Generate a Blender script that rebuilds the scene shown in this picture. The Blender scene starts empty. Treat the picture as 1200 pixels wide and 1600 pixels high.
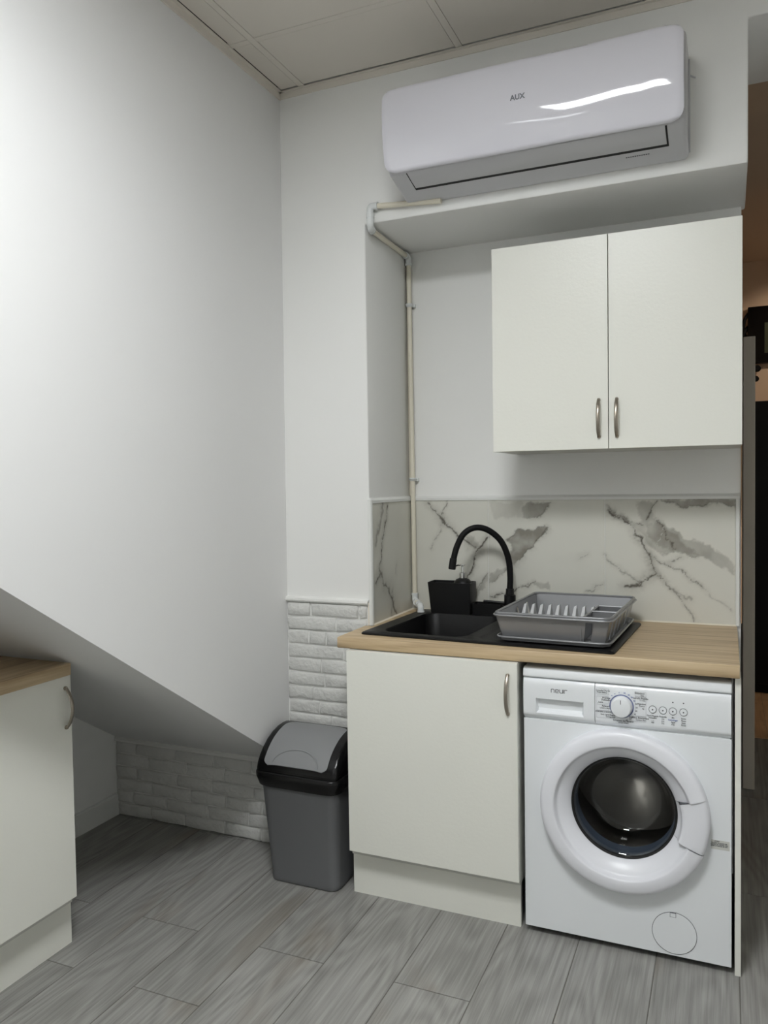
import bpy, bmesh, math, random
import numpy as np
from mathutils import Vector, Matrix
S = bpy.context.scene
COL = S.collection
PI = math.pi
rnd = random.Random(7)

# ------------------------------------------------------------------ camera
cam_d = bpy.data.cameras.new('camera'); cam = bpy.data.objects.new('camera', cam_d); COL.objects.link(cam)
cam_d.sensor_fit = 'HORIZONTAL'; cam_d.sensor_width = 36.0; cam_d.lens = 36.0*1228.57/1200.0
cam_d.clip_start = .02; cam_d.clip_end = 60
yaw, pitch, roll = -.4117, -.0355, -.0149
F = Vector((math.sin(yaw)*math.cos(pitch), math.cos(yaw)*math.cos(pitch), math.sin(pitch)))
R = F.cross(Vector((0, 0, 1))).normalized(); U = R.cross(F)
R, U = R*math.cos(roll)+U*math.sin(roll), U*math.cos(roll)-R*math.sin(roll)
cam.matrix_world = Matrix(((R.x, U.x, -F.x, 1.5712), (R.y, U.y, -F.y, -2.6397), (R.z, U.z, -F.z, 1.4233), (0, 0, 0, 1)))
S.camera = cam
# ------------------------------------------------------------------ world, exposure
w = bpy.data.worlds.new('world'); S.world = w; w.use_nodes = True
w.node_tree.nodes['Background'].inputs[0].default_value = (.9, .95, 1, 1)
w.node_tree.nodes['Background'].inputs[1].default_value = .02
S.view_settings.view_transform = 'Standard'; S.view_settings.look = 'None'
S.view_settings.gamma = 1.0; S.view_settings.use_curve_mapping = False
S.view_settings.exposure = 0.0
PANEL_POWER = 39.5          # radiance of the ceiling panel light
PANEL_DOWN = 11.0         # its downward beam (W)
REAR_FILL = .17                 # strength of the unseen fill panel added behind the camera
FAR_LAMP = 21.0             # warm spot in the far room (W)

LIGHTS = [(1.038, -1.892), (.42, -3.744)]          # centres of the ceiling panel and the added fill panel
pl_ = bpy.data.lights.new('panel_beam', 'AREA')
for lx_, ly_ in LIGHTS[:1]:
    plo = bpy.data.objects.new('panel_beam', pl_); COL.objects.link(plo); plo.location = (lx_, ly_, 2.912)
pl_.shape = 'SQUARE'; pl_.size = .53; pl_.energy = PANEL_DOWN; pl_.color = (.985, .995, 1.); pl_.spread = math.radians(150)
# ------------------------------------------------------------------ materials
def lin(c):
    return tuple((x/255/12.92 if x/255 <= .04045 else ((x/255+.055)/1.055)**2.4) for x in c)
def mat(name, rgb, rough=.5, metal=0., bump=None, var=None, coat=0., spec=None, emit=None):
    """rgb in sRGB 0-255. bump=(scale, strength, stretch xyz); var=(scale, amount)"""
    m = bpy.data.materials.new(name); m.use_nodes = True
    n, l = m.node_tree.nodes, m.node_tree.links
    b = n['Principled BSDF']; c = lin(rgb)
    b.inputs['Base Color'].default_value = (*c, 1); b.inputs['Roughness'].default_value = rough; b.inputs['Metallic'].default_value = metal
    if coat: b.inputs['Coat Weight'].default_value = coat; b.inputs['Coat Roughness'].default_value = .04
    if spec is not None: b.inputs['Specular IOR Level'].default_value = spec
    if emit: b.inputs['Emission Color'].default_value = (*lin(emit[0]), 1); b.inputs['Emission Strength'].default_value = emit[1]
    if bump or var:
        tc = n.new('ShaderNodeTexCoord')
    if bump:
        mp = n.new('ShaderNodeMapping'); mp.inputs['Scale'].default_value = bump[2] if len(bump) > 2 else (1, 1, 1)
        l.new(tc.outputs['Object'], mp.inputs[0])
        t = n.new('ShaderNodeTexNoise'); t.inputs['Scale'].default_value = bump[0]; t.inputs['Detail'].default_value = 5
        l.new(mp.outputs[0], t.inputs['Vector'])
        bp = n.new('ShaderNodeBump'); bp.inputs['Strength'].default_value = bump[1]; bp.inputs['Distance'].default_value = .01
        l.new(t.outputs['Fac'], bp.inputs['Height']); l.new(bp.outputs[0], b.inputs['Normal'])
    if var:
        t = n.new('ShaderNodeTexNoise'); t.inputs['Scale'].default_value = var[0]; t.inputs['Detail'].default_value = 4
        l.new(tc.outputs['Object'], t.inputs['Vector'])
        mx = n.new('ShaderNodeMix'); mx.data_type = 'RGBA'
        mx.inputs[6].default_value = (*[x*(1-var[1]) for x in c], 1); mx.inputs[7].default_value = (*[min(1, x*(1+var[1])) for x in c], 1)
        l.new(t.outputs['Fac'], mx.inputs[0]); l.new(mx.outputs[2], b.inputs['Base Color'])
    return m
M = {}
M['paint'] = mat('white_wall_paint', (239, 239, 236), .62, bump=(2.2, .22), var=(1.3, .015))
M['paint_left'] = mat('white_wall_paint_dimmed', (232, 232, 231), .62, bump=(2.2, .22), var=(1.3, .015))  # same wall paint, darkened: weaker light on the left wall put into its colour
M['plaster'] = mat('white_plaster', (228, 228, 224), .7, bump=(60, .25))
M['brick'] = mat('painted_brick', (212, 212, 208), .62, bump=(55, .6), var=(9, .05))
M['ceil'] = mat('ceiling_tile', (226, 220, 210), .85, bump=(300, .05))
M['rail'] = mat('ceiling_rail_white', (226, 220, 210), .85)
M['void'] = mat('ceiling_void', (60, 56, 50), .9)
M['cab'] = mat('white_melamine', (234, 234, 225), .34, bump=(90, .05), var=(3, .01))
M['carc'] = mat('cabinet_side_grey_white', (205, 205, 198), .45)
M['trim'] = mat('white_plastic_trim', (226, 227, 223), .3)
M['caulk'] = mat('cream_caulk', (224, 217, 200), .5)
M['pipe'] = mat('ivory_pvc', (226, 220, 202), .35)
M['elbow'] = mat('white_pvc', (226, 229, 228), .25)
M['ac'] = mat('gloss_white_cool', (222, 221, 228), .06, coat=.4)
M['acbody'] = mat('satin_white_cool', (203, 203, 206), .35)
M['dark'] = mat('dark_gap', (14, 14, 14), .6)
M['logo'] = mat('grey_metal_print', (95, 97, 102), .3, .6)
M['print'] = mat('dark_print', (78, 80, 84), .6)
M['bluepr'] = mat('blue_print', (70, 96, 170), .6)
M['enamel'] = mat('washer_enamel', (235, 238, 240), .26)
M['wplast'] = mat('washer_plastic', (236, 239, 241), .13)
M['ringpl'] = mat('washer_door_plastic', (234, 235, 240), .32)
M['steel'] = mat('drum_steel', (170, 168, 162), .32, 1.)
M['gasket'] = mat('grey_blue_rubber', (88, 100, 114), .35)
M['nickel'] = mat('brushed_nickel', (168, 160, 148), .3, 1.)
M['chrome'] = mat('chrome', (225, 225, 225), .08, 1.)
M['granite'] = mat('black_composite', (13, 13, 14), .42, bump=(500, .1), spec=.3)
M['blackpl'] = mat('matt_black_plastic', (15, 15, 16), .45, spec=.35)
M['hose'] = mat('black_silicone', (11, 11, 12), .6, spec=.25)
M['rack'] = mat('silver_grey_plastic', (142, 143, 145), .26, .4)
M['peg'] = mat('rack_plastic_sheen', (205, 206, 207), .3)  # lighter copy of the rack plastic, the pegs' sheen painted into it
M['binbody'] = mat('grey_bin_plastic', (92, 93, 94), .42)
M['binlid'] = mat('grey_lid_plastic', (134, 135, 136), .35)
M['binblk'] = mat('gloss_black_plastic', (8, 8, 9), .22, spec=.4)
M['sticker'] = mat('sticker_paper', (206, 206, 200), .5)
M['dooredge'] = mat('grey_white_door', (206, 199, 186), .5)
M['farwall'] = mat('far_wall_cream', (214, 190, 165), .7)
M['blackgl'] = mat('black_gloss', (4, 4, 5), .4, spec=.2)
M['blackmt'] = mat('black_matt', (6, 6, 7), .7, spec=.2)
M['screen'] = mat('dim_green_screen', (52, 58, 34), .3)
M['tan_edge'] = mat('tan_wall_edge', (176, 140, 108), .6)  # plain tan for the strip on the recess wall's right edge
M['lens'] = mat('panel_diffuser', (250, 250, 250), .5, emit=((250, 253, 255), PANEL_POWER))
M['lens_fill'] = mat('fill_panel_diffuser', (250, 250, 250), .5, emit=((250, 253, 255), PANEL_POWER*REAR_FILL))
M['alu'] = mat('white_light_frame', (225, 225, 225), .4)

def oak(name, st=(1.6, 34, 34)):
    m = bpy.data.materials.new(name); m.use_nodes = True; n, l = m.node_tree.nodes, m.node_tree.links
    b = n['Principled BSDF']; b.inputs['Roughness'].default_value = .42
    tc = n.new('ShaderNodeTexCoord'); mp = n.new('ShaderNodeMapping'); mp.inputs['Scale'].default_value = st
    l.new(tc.outputs['Object'], mp.inputs[0])
    t = n.new('ShaderNodeTexNoise'); t.inputs['Scale'].default_value = 1.6; t.inputs['Detail'].default_value = 7; t.inputs['Distortion'].default_value = .5
    l.new(mp.outputs[0], t.inputs['Vector'])
    r = n.new('ShaderNodeValToRGB'); e = r.color_ramp.elements
    e[0].position = .28; e[0].color = (*lin((160, 136, 103)), 1); e[1].position = .75; e[1].color = (*lin((208, 187, 153)), 1)
    k = e.new(.5); k.color = (*lin((190, 167, 132)), 1)
    l.new(t.outputs['Fac'], r.inputs[0]); l.new(r.outputs[0], b.inputs['Base Color'])
    bp = n.new('ShaderNodeBump'); bp.inputs['Strength'].default_value = .12; bp.inputs['Distance'].default_value = .002
    l.new(t.outputs['Fac'], bp.inputs['Height']); l.new(bp.outputs[0], b.inputs['Normal'])
    return m
M['oak'] = oak('oak_laminate'); M['oak_y'] = oak('oak_laminate_lengthwise', (34, 1.6, 34))

def plank_mat(name, dark, mid, light, stain, rough=.42):
    m = bpy.data.materials.new(name); m.use_nodes = True; n, l = m.node_tree.nodes, m.node_tree.links
    b = n['Principled BSDF']; b.inputs['Roughness'].default_value = rough
    tc = n.new('ShaderNodeTexCoord'); oi = n.new('ShaderNodeObjectInfo')
    sh = n.new('ShaderNodeVectorMath'); sh.operation = 'MULTIPLY_ADD'
    cmb = n.new('ShaderNodeCombineXYZ'); l.new(oi.outputs['Random'], cmb.inputs[0]); l.new(oi.outputs['Random'], cmb.inputs[1])
    sh.inputs[1].default_value = (7.3, 31.7, 0); l.new(cmb.outputs[0], sh.inputs[0]); l.new(tc.outputs['Object'], sh.inputs[2])
    # slow warp so that the grain opens into flames
    wp = n.new('ShaderNodeMapping'); wp.inputs['Scale'].default_value = (3.8, .75, 1); l.new(sh.outputs[0], wp.inputs[0])
    wn = n.new('ShaderNodeTexNoise'); wn.inputs['Scale'].default_value = 1.; wn.inputs['Detail'].default_value = 2; l.new(wp.outputs[0], wn.inputs['Vector'])
    # growth rings = contour lines of the warp field
    mu = n.new('ShaderNodeMath'); mu.operation = 'MULTIPLY'; mu.inputs[1].default_value = 95.; l.new(wn.outputs['Fac'], mu.inputs[0])
    sn = n.new('ShaderNodeMath'); sn.operation = 'SINE'; l.new(mu.outputs[0], sn.inputs[0])
    fp = n.new('ShaderNodeMapping'); fp.inputs['Scale'].default_value = (105, 2.4, 1); l.new(sh.outputs[0], fp.inputs[0])
    fn = n.new('ShaderNodeTexNoise'); fn.inputs['Scale'].default_value = 1.; fn.inputs['Detail'].default_value = 6; fn.inputs['Roughness'].default_value = .65
    l.new(fp.outputs[0], fn.inputs['Vector'])
    a = n.new('ShaderNodeMath'); a.operation = 'MULTIPLY_ADD'; a.inputs[1].default_value = .075; l.new(sn.outputs[0], a.inputs[0]); l.new(fn.outputs['Fac'], a.inputs[2])
    r = n.new('ShaderNodeValToRGB'); e = r.color_ramp.elements
    e[0].position = .3; e[0].color = (*lin(dark), 1); e[1].position = .72; e[1].color = (*lin(light), 1); k = e.new(.5); k.color = (*lin(mid), 1)
    l.new(a.outputs[0], r.inputs[0])
    # brown stain patches
    sp = n.new('ShaderNodeMapping'); sp.inputs['Scale'].default_value = (5, 1.6, 1); l.new(sh.outputs[0], sp.inputs[0])
    st = n.new('ShaderNodeTexNoise'); st.inputs['Scale'].default_value = 1.1; st.inputs['Detail'].default_value = 3; l.new(sp.outputs[0], st.inputs['Vector'])
    rm = n.new('ShaderNodeMapRange'); rm.inputs[1].default_value = .56; rm.inputs[2].default_value = .74; rm.inputs[4].default_value = .5; l.new(st.outputs['Fac'], rm.inputs[0])
    mx = n.new('ShaderNodeMix'); mx.data_type = 'RGBA'; mx.inputs[7].default_value = (*lin(stain), 1)
    l.new(rm.outputs[0], mx.inputs[0]); l.new(r.outputs[0], mx.inputs[6])
    br = n.new('ShaderNodeMapRange'); br.inputs[3].default_value = .93; br.inputs[4].default_value = 1.06; l.new(oi.outputs['Random'], br.inputs[0])
    vm = n.new('ShaderNodeVectorMath'); vm.operation = 'SCALE'; l.new(mx.outputs[2], vm.inputs[0]); l.new(br.outputs[0], vm.inputs['Scale'])
    l.new(vm.outputs[0], b.inputs['Base Color'])
    bp = n.new('ShaderNodeBump'); bp.inputs['Strength'].default_value = .2; bp.inputs['Distance'].default_value = .001
    l.new(a.outputs[0], bp.inputs['Height']); l.new(bp.outputs[0], b.inputs['Normal'])
    return m
M['plank'] = plank_mat('grey_wood_tile', (126, 125, 121), (147, 146, 142), (165, 164, 160), (126, 110, 90))
M['parquet'] = plank_mat('orange_parquet', (186, 150, 112), (206, 170, 130), (218, 184, 146), (190, 150, 110), .35)
M['grout'] = mat('grey_grout', (120, 118, 112), .8)

def marble():
    m = bpy.data.materials.new('marble_tile'); m.use_nodes = True; n, l = m.node_tree.nodes, m.node_tree.links
    b = n['Principled BSDF']; b.inputs['Roughness'].default_value = .22
    a = n.new('ShaderNodeVertexColor'); a.layer_name = 'veins'; l.new(a.outputs[0], b.inputs['Base Color'])
    return m
M['marble'] = marble()
def glass_mat():
    m = bpy.data.materials.new('smoked_door_glass'); m.use_nodes = True; n, l = m.node_tree.nodes, m.node_tree.links
    n.remove(n['Principled BSDF']); out = n['Material Output']
    tr = n.new('ShaderNodeBsdfTransparent'); tr.inputs[0].default_value = (.66, .66, .67, 1)
    gl = n.new('ShaderNodeBsdfGlossy'); gl.inputs['Roughness'].default_value = .03; gl.inputs[0].default_value = (1, 1, 1, 1)
    lw = n.new('ShaderNodeLayerWeight'); lw.inputs['Blend'].default_value = .5
    pw = n.new('ShaderNodeMath'); pw.operation = 'POWER'; pw.inputs[1].default_value = 4.; l.new(lw.outputs['Facing'], pw.inputs[0])
    fr = n.new('ShaderNodeMath'); fr.operation = 'MULTIPLY_ADD'; fr.inputs[1].default_value = .5; fr.inputs[2].default_value = .05; l.new(pw.outputs[0], fr.inputs[0])
    mx = n.new('ShaderNodeMixShader'); l.new(fr.outputs[0], mx.inputs[0]); l.new(tr.outputs[0], mx.inputs[1]); l.new(gl.outputs[0], mx.inputs[2])
    l.new(mx.outputs[0], out.inputs[0])
    return m
M['glass'] = glass_mat()

# ------------------------------------------------------------------ builders
def off(o):
    v = Vector((0, 0, 0))
    while o is not None:
        v = v + o.location; o = o.parent
    return v
def obj(name, bm, m, parent=None, smooth=False, angle=35, **props):
    """link a bmesh (in world coordinates) as one mesh object, moved into its parent's frame"""
    me = bpy.data.meshes.new(name)
    bm.normal_update()
    bm.to_mesh(me); bm.free()
    if parent is not None: me.transform(Matrix.Translation(-off(parent)))
    me.materials.append(M[m] if isinstance(m, str) else m)
    if smooth:
        me.polygons.foreach_set('use_smooth', [True]*len(me.polygons))
        try: me.set_sharp_from_angle(angle=math.radians(angle))
        except Exception: pass
    o = bpy.data.objects.new(name, me); COL.objects.link(o)
    if parent is not None: o.parent = parent
    for k, v in props.items(): o[k] = v
    return o
def thing(name, loc, label, cat, group=None):
    o = bpy.data.objects.new(name, None); o.empty_display_size = .05; COL.objects.link(o); o.location = loc
    o['label'] = label; o['category'] = cat
    if group: o['group'] = group
    return o
def struct(name, bm, m, **k):
    return obj(name, bm, m, kind='structure', **k)
def new(): return bmesh.new()
def box(bm, x0, x1, y0, y1, z0, z1, bev=0., seg=2):
    t = bmesh.new()
    bmesh.ops.create_cube(t, size=1.)
    for v in t.verts: v.co = Vector(((x0+x1)/2+v.co.x*(x1-x0), (y0+y1)/2+v.co.y*(y1-y0), (z0+z1)/2+v.co.z*(z1-z0)))
    if bev: bmesh.ops.bevel(t, geom=t.edges[:], offset=bev, segments=seg, affect='EDGES', profile=.5)
    join(bm, t); return bm
def join(bm, t, mtx=None):
    if mtx is not None: bmesh.ops.transform(t, matrix=mtx, verts=t.verts)
    t.verts.index_update(); vs = [bm.verts.new(v.co) for v in t.verts]
    for f in t.faces:
        try: bm.faces.new([vs[v.index] for v in f.verts])
        except ValueError: pass
    t.free()
def prism(bm, poly, axis, a, b, bev=0., seg=2):
    """poly: 2D points in the two other axes (in xyz order); extruded from a to b along axis"""
    t = bmesh.new()
    def P(p, h):
        return {'x': (h, p[0], p[1]), 'y': (p[0], h, p[1]), 'z': (p[0], p[1], h)}[axis]
    lo = [t.verts.new(P(p, a)) for p in poly]; hi = [t.verts.new(P(p, b)) for p in poly]
    t.faces.new(lo); t.faces.new(hi[::-1])
    n = len(poly)
    for i in range(n): t.faces.new((lo[i], hi[i], hi[(i+1) % n], lo[(i+1) % n]))
    bmesh.ops.recalc_face_normals(t, faces=t.faces)
    if bev: bmesh.ops.bevel(t, geom=t.edges[:], offset=bev, segments=seg, affect='EDGES', profile=.5)
    join(bm, t); return bm
def lathe(bm, prof, seg=48, mtx=None, a0=0., a1=2*PI):
    """prof: (r, h) pairs turned about local z"""
    t = bmesh.new(); full = abs(a1-a0-2*PI) < 1e-6; n = seg if full else seg+1
    rings = []
    for r, h in prof:
        if r < 1e-6: rings.append([t.verts.new((0, 0, h))])
        else: rings.append([t.verts.new((r*math.cos(a0+(a1-a0)*i/seg), r*math.sin(a0+(a1-a0)*i/seg), h)) for i in range(n)])
    for A, B in zip(rings, rings[1:]):
        for i in range(seg):
            j = (i+1) % n if full else i+1
            if len(A) == 1 and len(B) == 1: continue
            if len(A) == 1: t.faces.new((A[0], B[i], B[j]))
            elif len(B) == 1: t.faces.new((A[i], A[j], B[0]))
            else: t.faces.new((A[i], A[j], B[j], B[i]))
    bmesh.ops.recalc_face_normals(t, faces=t.faces)
    join(bm, t, mtx); return bm
TO_FRONT = Matrix(((1, 0, 0, 0), (0, 0, -1, 0), (0, 1, 0, 0), (0, 0, 0, 1)))     # local z -> world -y, local y -> world z
def face_on(x, y, z): return Matrix.Translation((x, y, z)) @ TO_FRONT
def cyl(bm, p0, p1, r0, r1=None, seg=20, bev=0.):
    p0, p1 = Vector(p0), Vector(p1); r1 = r0 if r1 is None else r1; d = p1-p0; L = d.length
    q = d.to_track_quat('Z', 'Y').to_matrix().to_4x4()
    pr = [(0, 0), (r0-bev, 0), (r0, bev), (r1, L-bev), (r1-bev, L), (0, L)] if bev else [(0, 0), (r0, 0), (r1, L), (0, L)]
    lathe(bm, pr, seg, Matrix.Translation(p0) @ q); return bm
def spline(pts, n=8):
    P = [Vector(p) for p in pts]; P = [P[0]*2-P[1]] + P + [P[-1]*2-P[-2]]; o = []
    for i in range(1, len(P)-2):
        a, b, c, d = P[i-1:i+3]
        for k in range(n):
            t = k/n
            o.append(.5*((2*b)+(c-a)*t+(2*a-5*b+4*c-d)*t*t+(3*b-a-3*c+d)*t**3))
    o.append(P[-2]); return o
def tube(bm, pts, r, seg=12, closed=False, flat=1., up=None):
    P = [Vector(p) for p in pts]; n = len(P); t = bmesh.new(); rings = []
    ref = Vector(up) if up else None
    for i, p in enumerate(P):
        d = (P[(i+1) % n]-P[i-1]) if closed else (P[min(i+1, n-1)]-P[max(i-1, 0)])
        d.normalize()
        if ref is None: ref = d.orthogonal()
        u = (ref-d*ref.dot(d)).normalized(); v = d.cross(u)
        if up is None: ref = u
        rr = r[i] if isinstance(r, (list, tuple)) else r
        rings.append([t.verts.new(p+u*rr*math.cos(2*PI*k/seg)+v*rr*flat*math.sin(2*PI*k/seg)) for k in range(seg)])
    for i in range(n if closed else n-1):
        A, B = rings[i], rings[(i+1) % n]
        for k in range(seg): t.faces.new((A[k], A[(k+1) % seg], B[(k+1) % seg], B[k]))
    if not closed: t.faces.new(rings[0][::-1]); t.faces.new(rings[-1])
    bmesh.ops.recalc_face_normals(t, faces=t.faces)
    join(bm, t); return bm
def rrect(x0, x1, y0, y1, r, k=5):
    o = []
    for cx, cy, a in ((x1-r, y1-r, 0), (x0+r, y1-r, 90), (x0+r, y0+r, 180), (x1-r, y0+r, 270)):
        for i in range(k+1):
            q = math.radians(a+90*i/k); o.append((cx+r*math.cos(q), cy+r*math.sin(q)))
    return o
def loft(bm, loops, cap0=True, cap1=True):
    t = bmesh.new(); rs = [[t.verts.new(p) for p in lp] for lp in loops]; n = len(rs[0])
    for A, B in zip(rs, rs[1:]):
        for i in range(n): t.faces.new((A[i], A[(i+1) % n], B[(i+1) % n], B[i]))
    if cap0: t.faces.new(rs[0][::-1])
    if cap1: t.faces.new(rs[-1])
    bmesh.ops.recalc_face_normals(t, faces=t.faces)
    join(bm, t); return bm
def plate_hole(bm, outer, holes, z0, z1):
    """flat plate between z0 and z1 with holes; outer and holes are lists of (x, y)"""
    t = bmesh.new(); ed = []; loops = [outer]+holes; tops = []
    for lp in loops:
        vs = [t.verts.new((x, y, z1)) for x, y in lp]; tops.append(vs)
        for i in range(len(vs)): ed.append(t.edges.new((vs[i], vs[(i+1) % len(vs)])))
    bmesh.ops.triangle_fill(t, use_beauty=True, edges=ed)
    fs = t.faces[:]
    for vs in tops:
        lo = [t.verts.new((v.co.x, v.co.y, z0)) for v in vs]; n = len(vs)
        for i in range(n): t.faces.new((vs[i], vs[(i+1) % n], lo[(i+1) % n], lo[i]))
        for a, b in zip(vs, lo): a.tag = True
        m = dict(zip(vs, lo)); 
        for k, v in m.items(): LOW[k] = v
    for f in fs: t.faces.new([LOW[v] for v in f.verts][::-1])
    LOW.clear()
    bmesh.ops.recalc_face_normals(t, faces=t.faces)
    join(bm, t); return bm
LOW = {}
def hexa(bm, q0, q1):
    """solid between two quads (lists of four points)"""
    return loft(bm, [q0, q1])
def text(body, size, mtx, m, parent, name='printed_text', depth=.0004, bold=0., **props):
    c = bpy.data.curves.new('txt', 'FONT'); c.body = body; c.size = size; c.extrude = depth; c.align_x = 'CENTER'; c.align_y = 'CENTER'; c.offset = bold
    c.resolution_u = 3
    o = bpy.data.objects.new('txt', c); COL.objects.link(o)
    TEXTS.append((o, mtx, m, parent, name, props))
TEXTS = []
def flush_texts():
    bpy.context.view_layer.update(); dg = bpy.context.evaluated_depsgraph_get()
    done = []
    for o, mtx, m, parent, name, props in TEXTS:
        me = bpy.data.meshes.new_from_object(o.evaluated_get(dg)); done.append((o, me))
    bypar = {}
    for (o, mtx, m, parent, name, props), (_, me) in zip(TEXTS, done):
        b = bmesh.new(); b.from_mesh(me); bmesh.ops.transform(b, matrix=mtx, verts=b.verts)
        key = (parent.name, name, m)
        if key in bypar: join(bypar[key][0], b)
        else: bypar[key] = (b, parent, props)
        bpy.data.objects.remove(o); bpy.data.meshes.remove(me)
    for (pn, name, m), (b, parent, props) in bypar.items(): obj(name, b, m, parent, **props)

# ================================================================== THE SETTING
ZC = 2.915; ZT = .9; NX = .359; ND = .413; NZ = 2.372; XE = 1.628; AL = -.873; SZ = .338; SS = .6522
XR = 2.9; YF = -4.3; YFAR = 3.6
# floor: grout bed with every plank laid on it
bm = new(); box(bm, AL-.1, XR+.1, YF-.1, 2.09, -.06, -.0022); floor = struct('floor', bm, 'grout')
PW, PL, GAP = .2267, .9, .003
pb = new(); box(pb, GAP/2, PW-GAP/2, GAP/2, PL-GAP/2, -.0022, 0., .0007, 1)
pm = bpy.data.meshes.new('plank'); pb.to_mesh(pm); pb.free(); pm.materials.append(M['plank'])
for k in range(-5, 14):
    x0 = .018+PW*k
    if x0 > XR or x0+PW < AL-.02: continue
    y = (-.92 if k % 2 == 0 else -.62) - PL*4
    while y < 2.0:
        if y+PL > YF-.02:
            me = pm
            if y+PL > 2.088:                              # cut at the parquet
                cb = new(); box(cb, GAP/2, PW-GAP/2, GAP/2, 2.0885-y, -.0022, 0., .0007, 1); me = bpy.data.meshes.new('plank'); cb.to_mesh(me); cb.free(); me.materials.append(M['plank'])
            o = bpy.data.objects.new('plank', me); COL.objects.link(o); o.parent = floor; o.location = (x0, y, 0)
        y += PL
bm = new(); box(bm, XE-.1, XR+.1, 2.09, YFAR+.1, -.06, -.0022); floor2 = struct('floor_2', bm, 'grout')
bp_ = new(); box(bp_, .0008, .0992, .0008, .4992, -.0022, 0.); pq = bpy.data.meshes.new('parquet_strip'); bp_.to_mesh(pq); bp_.free(); pq.materials.append(M['parquet'])
hb_ = new(); box(hb_, .0008, .0992, .0008, .2492, -.0022, 0.); ph = bpy.data.meshes.new('parquet_strip'); hb_.to_mesh(ph); hb_.free(); ph.materials.append(M['parquet'])
for i in range(14):
    ys = [(2.09+.5*j, pq) for j in range(4)] if i % 2 == 0 else [(2.09, ph)]+[(2.34+.5*j, pq) for j in range(3)]
    for y, me in ys:
        if y > YFAR: continue
        o = bpy.data.objects.new('parquet_strip', me); COL.objects.link(o); o.parent = floor2; o.location = (XE-.05+.1*i, y, 0)

# stair block on the left: its right face is the left wall, its underside the sloped soffit
bm = new(); prism(bm, [(0, SZ), ((SZ-ZC)/SS, ZC), (0, ZC)], 'x', AL-.1, 0.)
for v in bm.verts:
    if v.co.x > -.01 and v.co.z > 1 and v.co.y > -.5: v.co.x += .012
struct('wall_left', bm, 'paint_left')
bm = new(); box(bm, AL-.12, AL, YF, 0., 0, ZC); struct('wall_alcove', bm, 'paint')
bm = new(); prism(bm, [(AL, 0), (AL+.012, 0), (AL+.012, .085), (AL+.006, .092), (AL, .092)], 'y', -3.0, 0.); struct('baseboard_left', bm, 'trim')
# back wall: pilaster, beam over the niche and lintel over the passage in one L-shaped solid
bm = new(); prism(bm, [(AL-.12, 0), (NX, 0), (NX, NZ), (XE, NZ), (XE, 2.8), (XR, 2.8), (XR, ZC+.05), (AL-.12, ZC+.05)], 'y', 0., ND+.04, .006, 2)
wall_back = struct('wall_back', bm, 'paint', smooth=True)
bm = new(); box(bm, NX-.1, 1.616, ND, ND+.05, 0, NZ+.02); wall_recess = struct('wall_recess', bm, 'paint')
bm = new(); box(bm, AL-.12, XR+.1, YF-.1, YF, 0, ZC); struct('wall_front', bm, 'paint')
bm = new(); box(bm, XR, XR+.1, YF, YFAR+.1, 0, ZC+.05); struct('wall_right', bm, 'paint')
bm = new(); box(bm, 1.3, 1.62, 1.0, 1.1, 0, ZC+.05); box(bm, 1.3, 1.62, 2.06, YFAR+.1, 0, ZC+.05); struct('wall_passage', bm, 'farwall')
bm = new(); box(bm, 1.3, XR+.1, YFAR, YFAR+.1, 0, ZC+.05); struct('wall_far', bm, 'farwall')
bm = new(); box(bm, 1.2, XR+.1, ND+.04, YFAR+.1, ZC+.05, ZC+.1); struct('ceiling_2', bm, 'farwall')
bm = new(); box(bm, .9, .96, ND+.05, 1.1, 0, ZC+.05); struct('wall_end', bm, 'paint')
# door leaf standing open in the passage
bm = new(); box(bm, 1.637, 1.687, 1.27, 2.05, .004, 2.06, .003); d1 = struct('door_1', bm, 'dooredge')

# suspended ceiling: void, tiles, rails, wall angles
bm = new(); box(bm, AL-.1, XR+.1, YF-.1, .0, ZC+.02, ZC+.06); ceil = struct('ceiling', bm, 'void')
XS = [.016]+[.113+.6175*i for i in range(6)]; YS = [-.006]+[-.342-.6175*i for i in range(7)]
for i in range(len(XS)-1):
    for j in range(len(YS)-1):
        if (i, j) in ((2, 3), (1, 6)): continue                    # bays of the panel light and the added fill panel
        bm = new(); x0 = XS[i]+(.0135 if i else .014); x1 = min(XS[i+1]-.0135, XR); y1 = YS[j]-(.0135 if j else .014); y0 = max(YS[j+1]+.0135, YF)
        box(bm, x0, x1, y0, y1, ZC-.001, ZC+.015)
        obj('ceiling_tile', bm, 'ceil', ceil)
for i, x in enumerate(XS[1:]):
    bm = new(); box(bm, x-.012, x+.012, YF, -.012, ZC-.002, ZC+.018, .0006, 1); obj('ceiling_rail', bm, 'rail', ceil)
for j, y in enumerate(YS[1:]):
    for i in range(len(XS)-1):
        bm = new(); box(bm, XS[i]+(.012 if i else .004), min(XS[i+1]-.012, XR), y-.012, y+.012, ZC-.0018, ZC+.018, .0006, 1); obj('ceiling_rail', bm, 'rail', ceil)
bm = new(); prism(bm, [(0, ZC-.03), (.016, ZC-.03), (.016, ZC-.006), (.028, ZC-.006), (.028, ZC-.003), (0, ZC-.003)], 'y', YF, 0.); struct('trim_1', bm, 'rail')
bm = new(); prism(bm, [(0, ZC-.028), (-.004, ZC-.028), (-.004, ZC-.006), (-.016, ZC-.006), (-.016, ZC-.003), (0, ZC-.003)], 'x', 0., XR); struct('trim_2', bm, 'rail')
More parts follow.
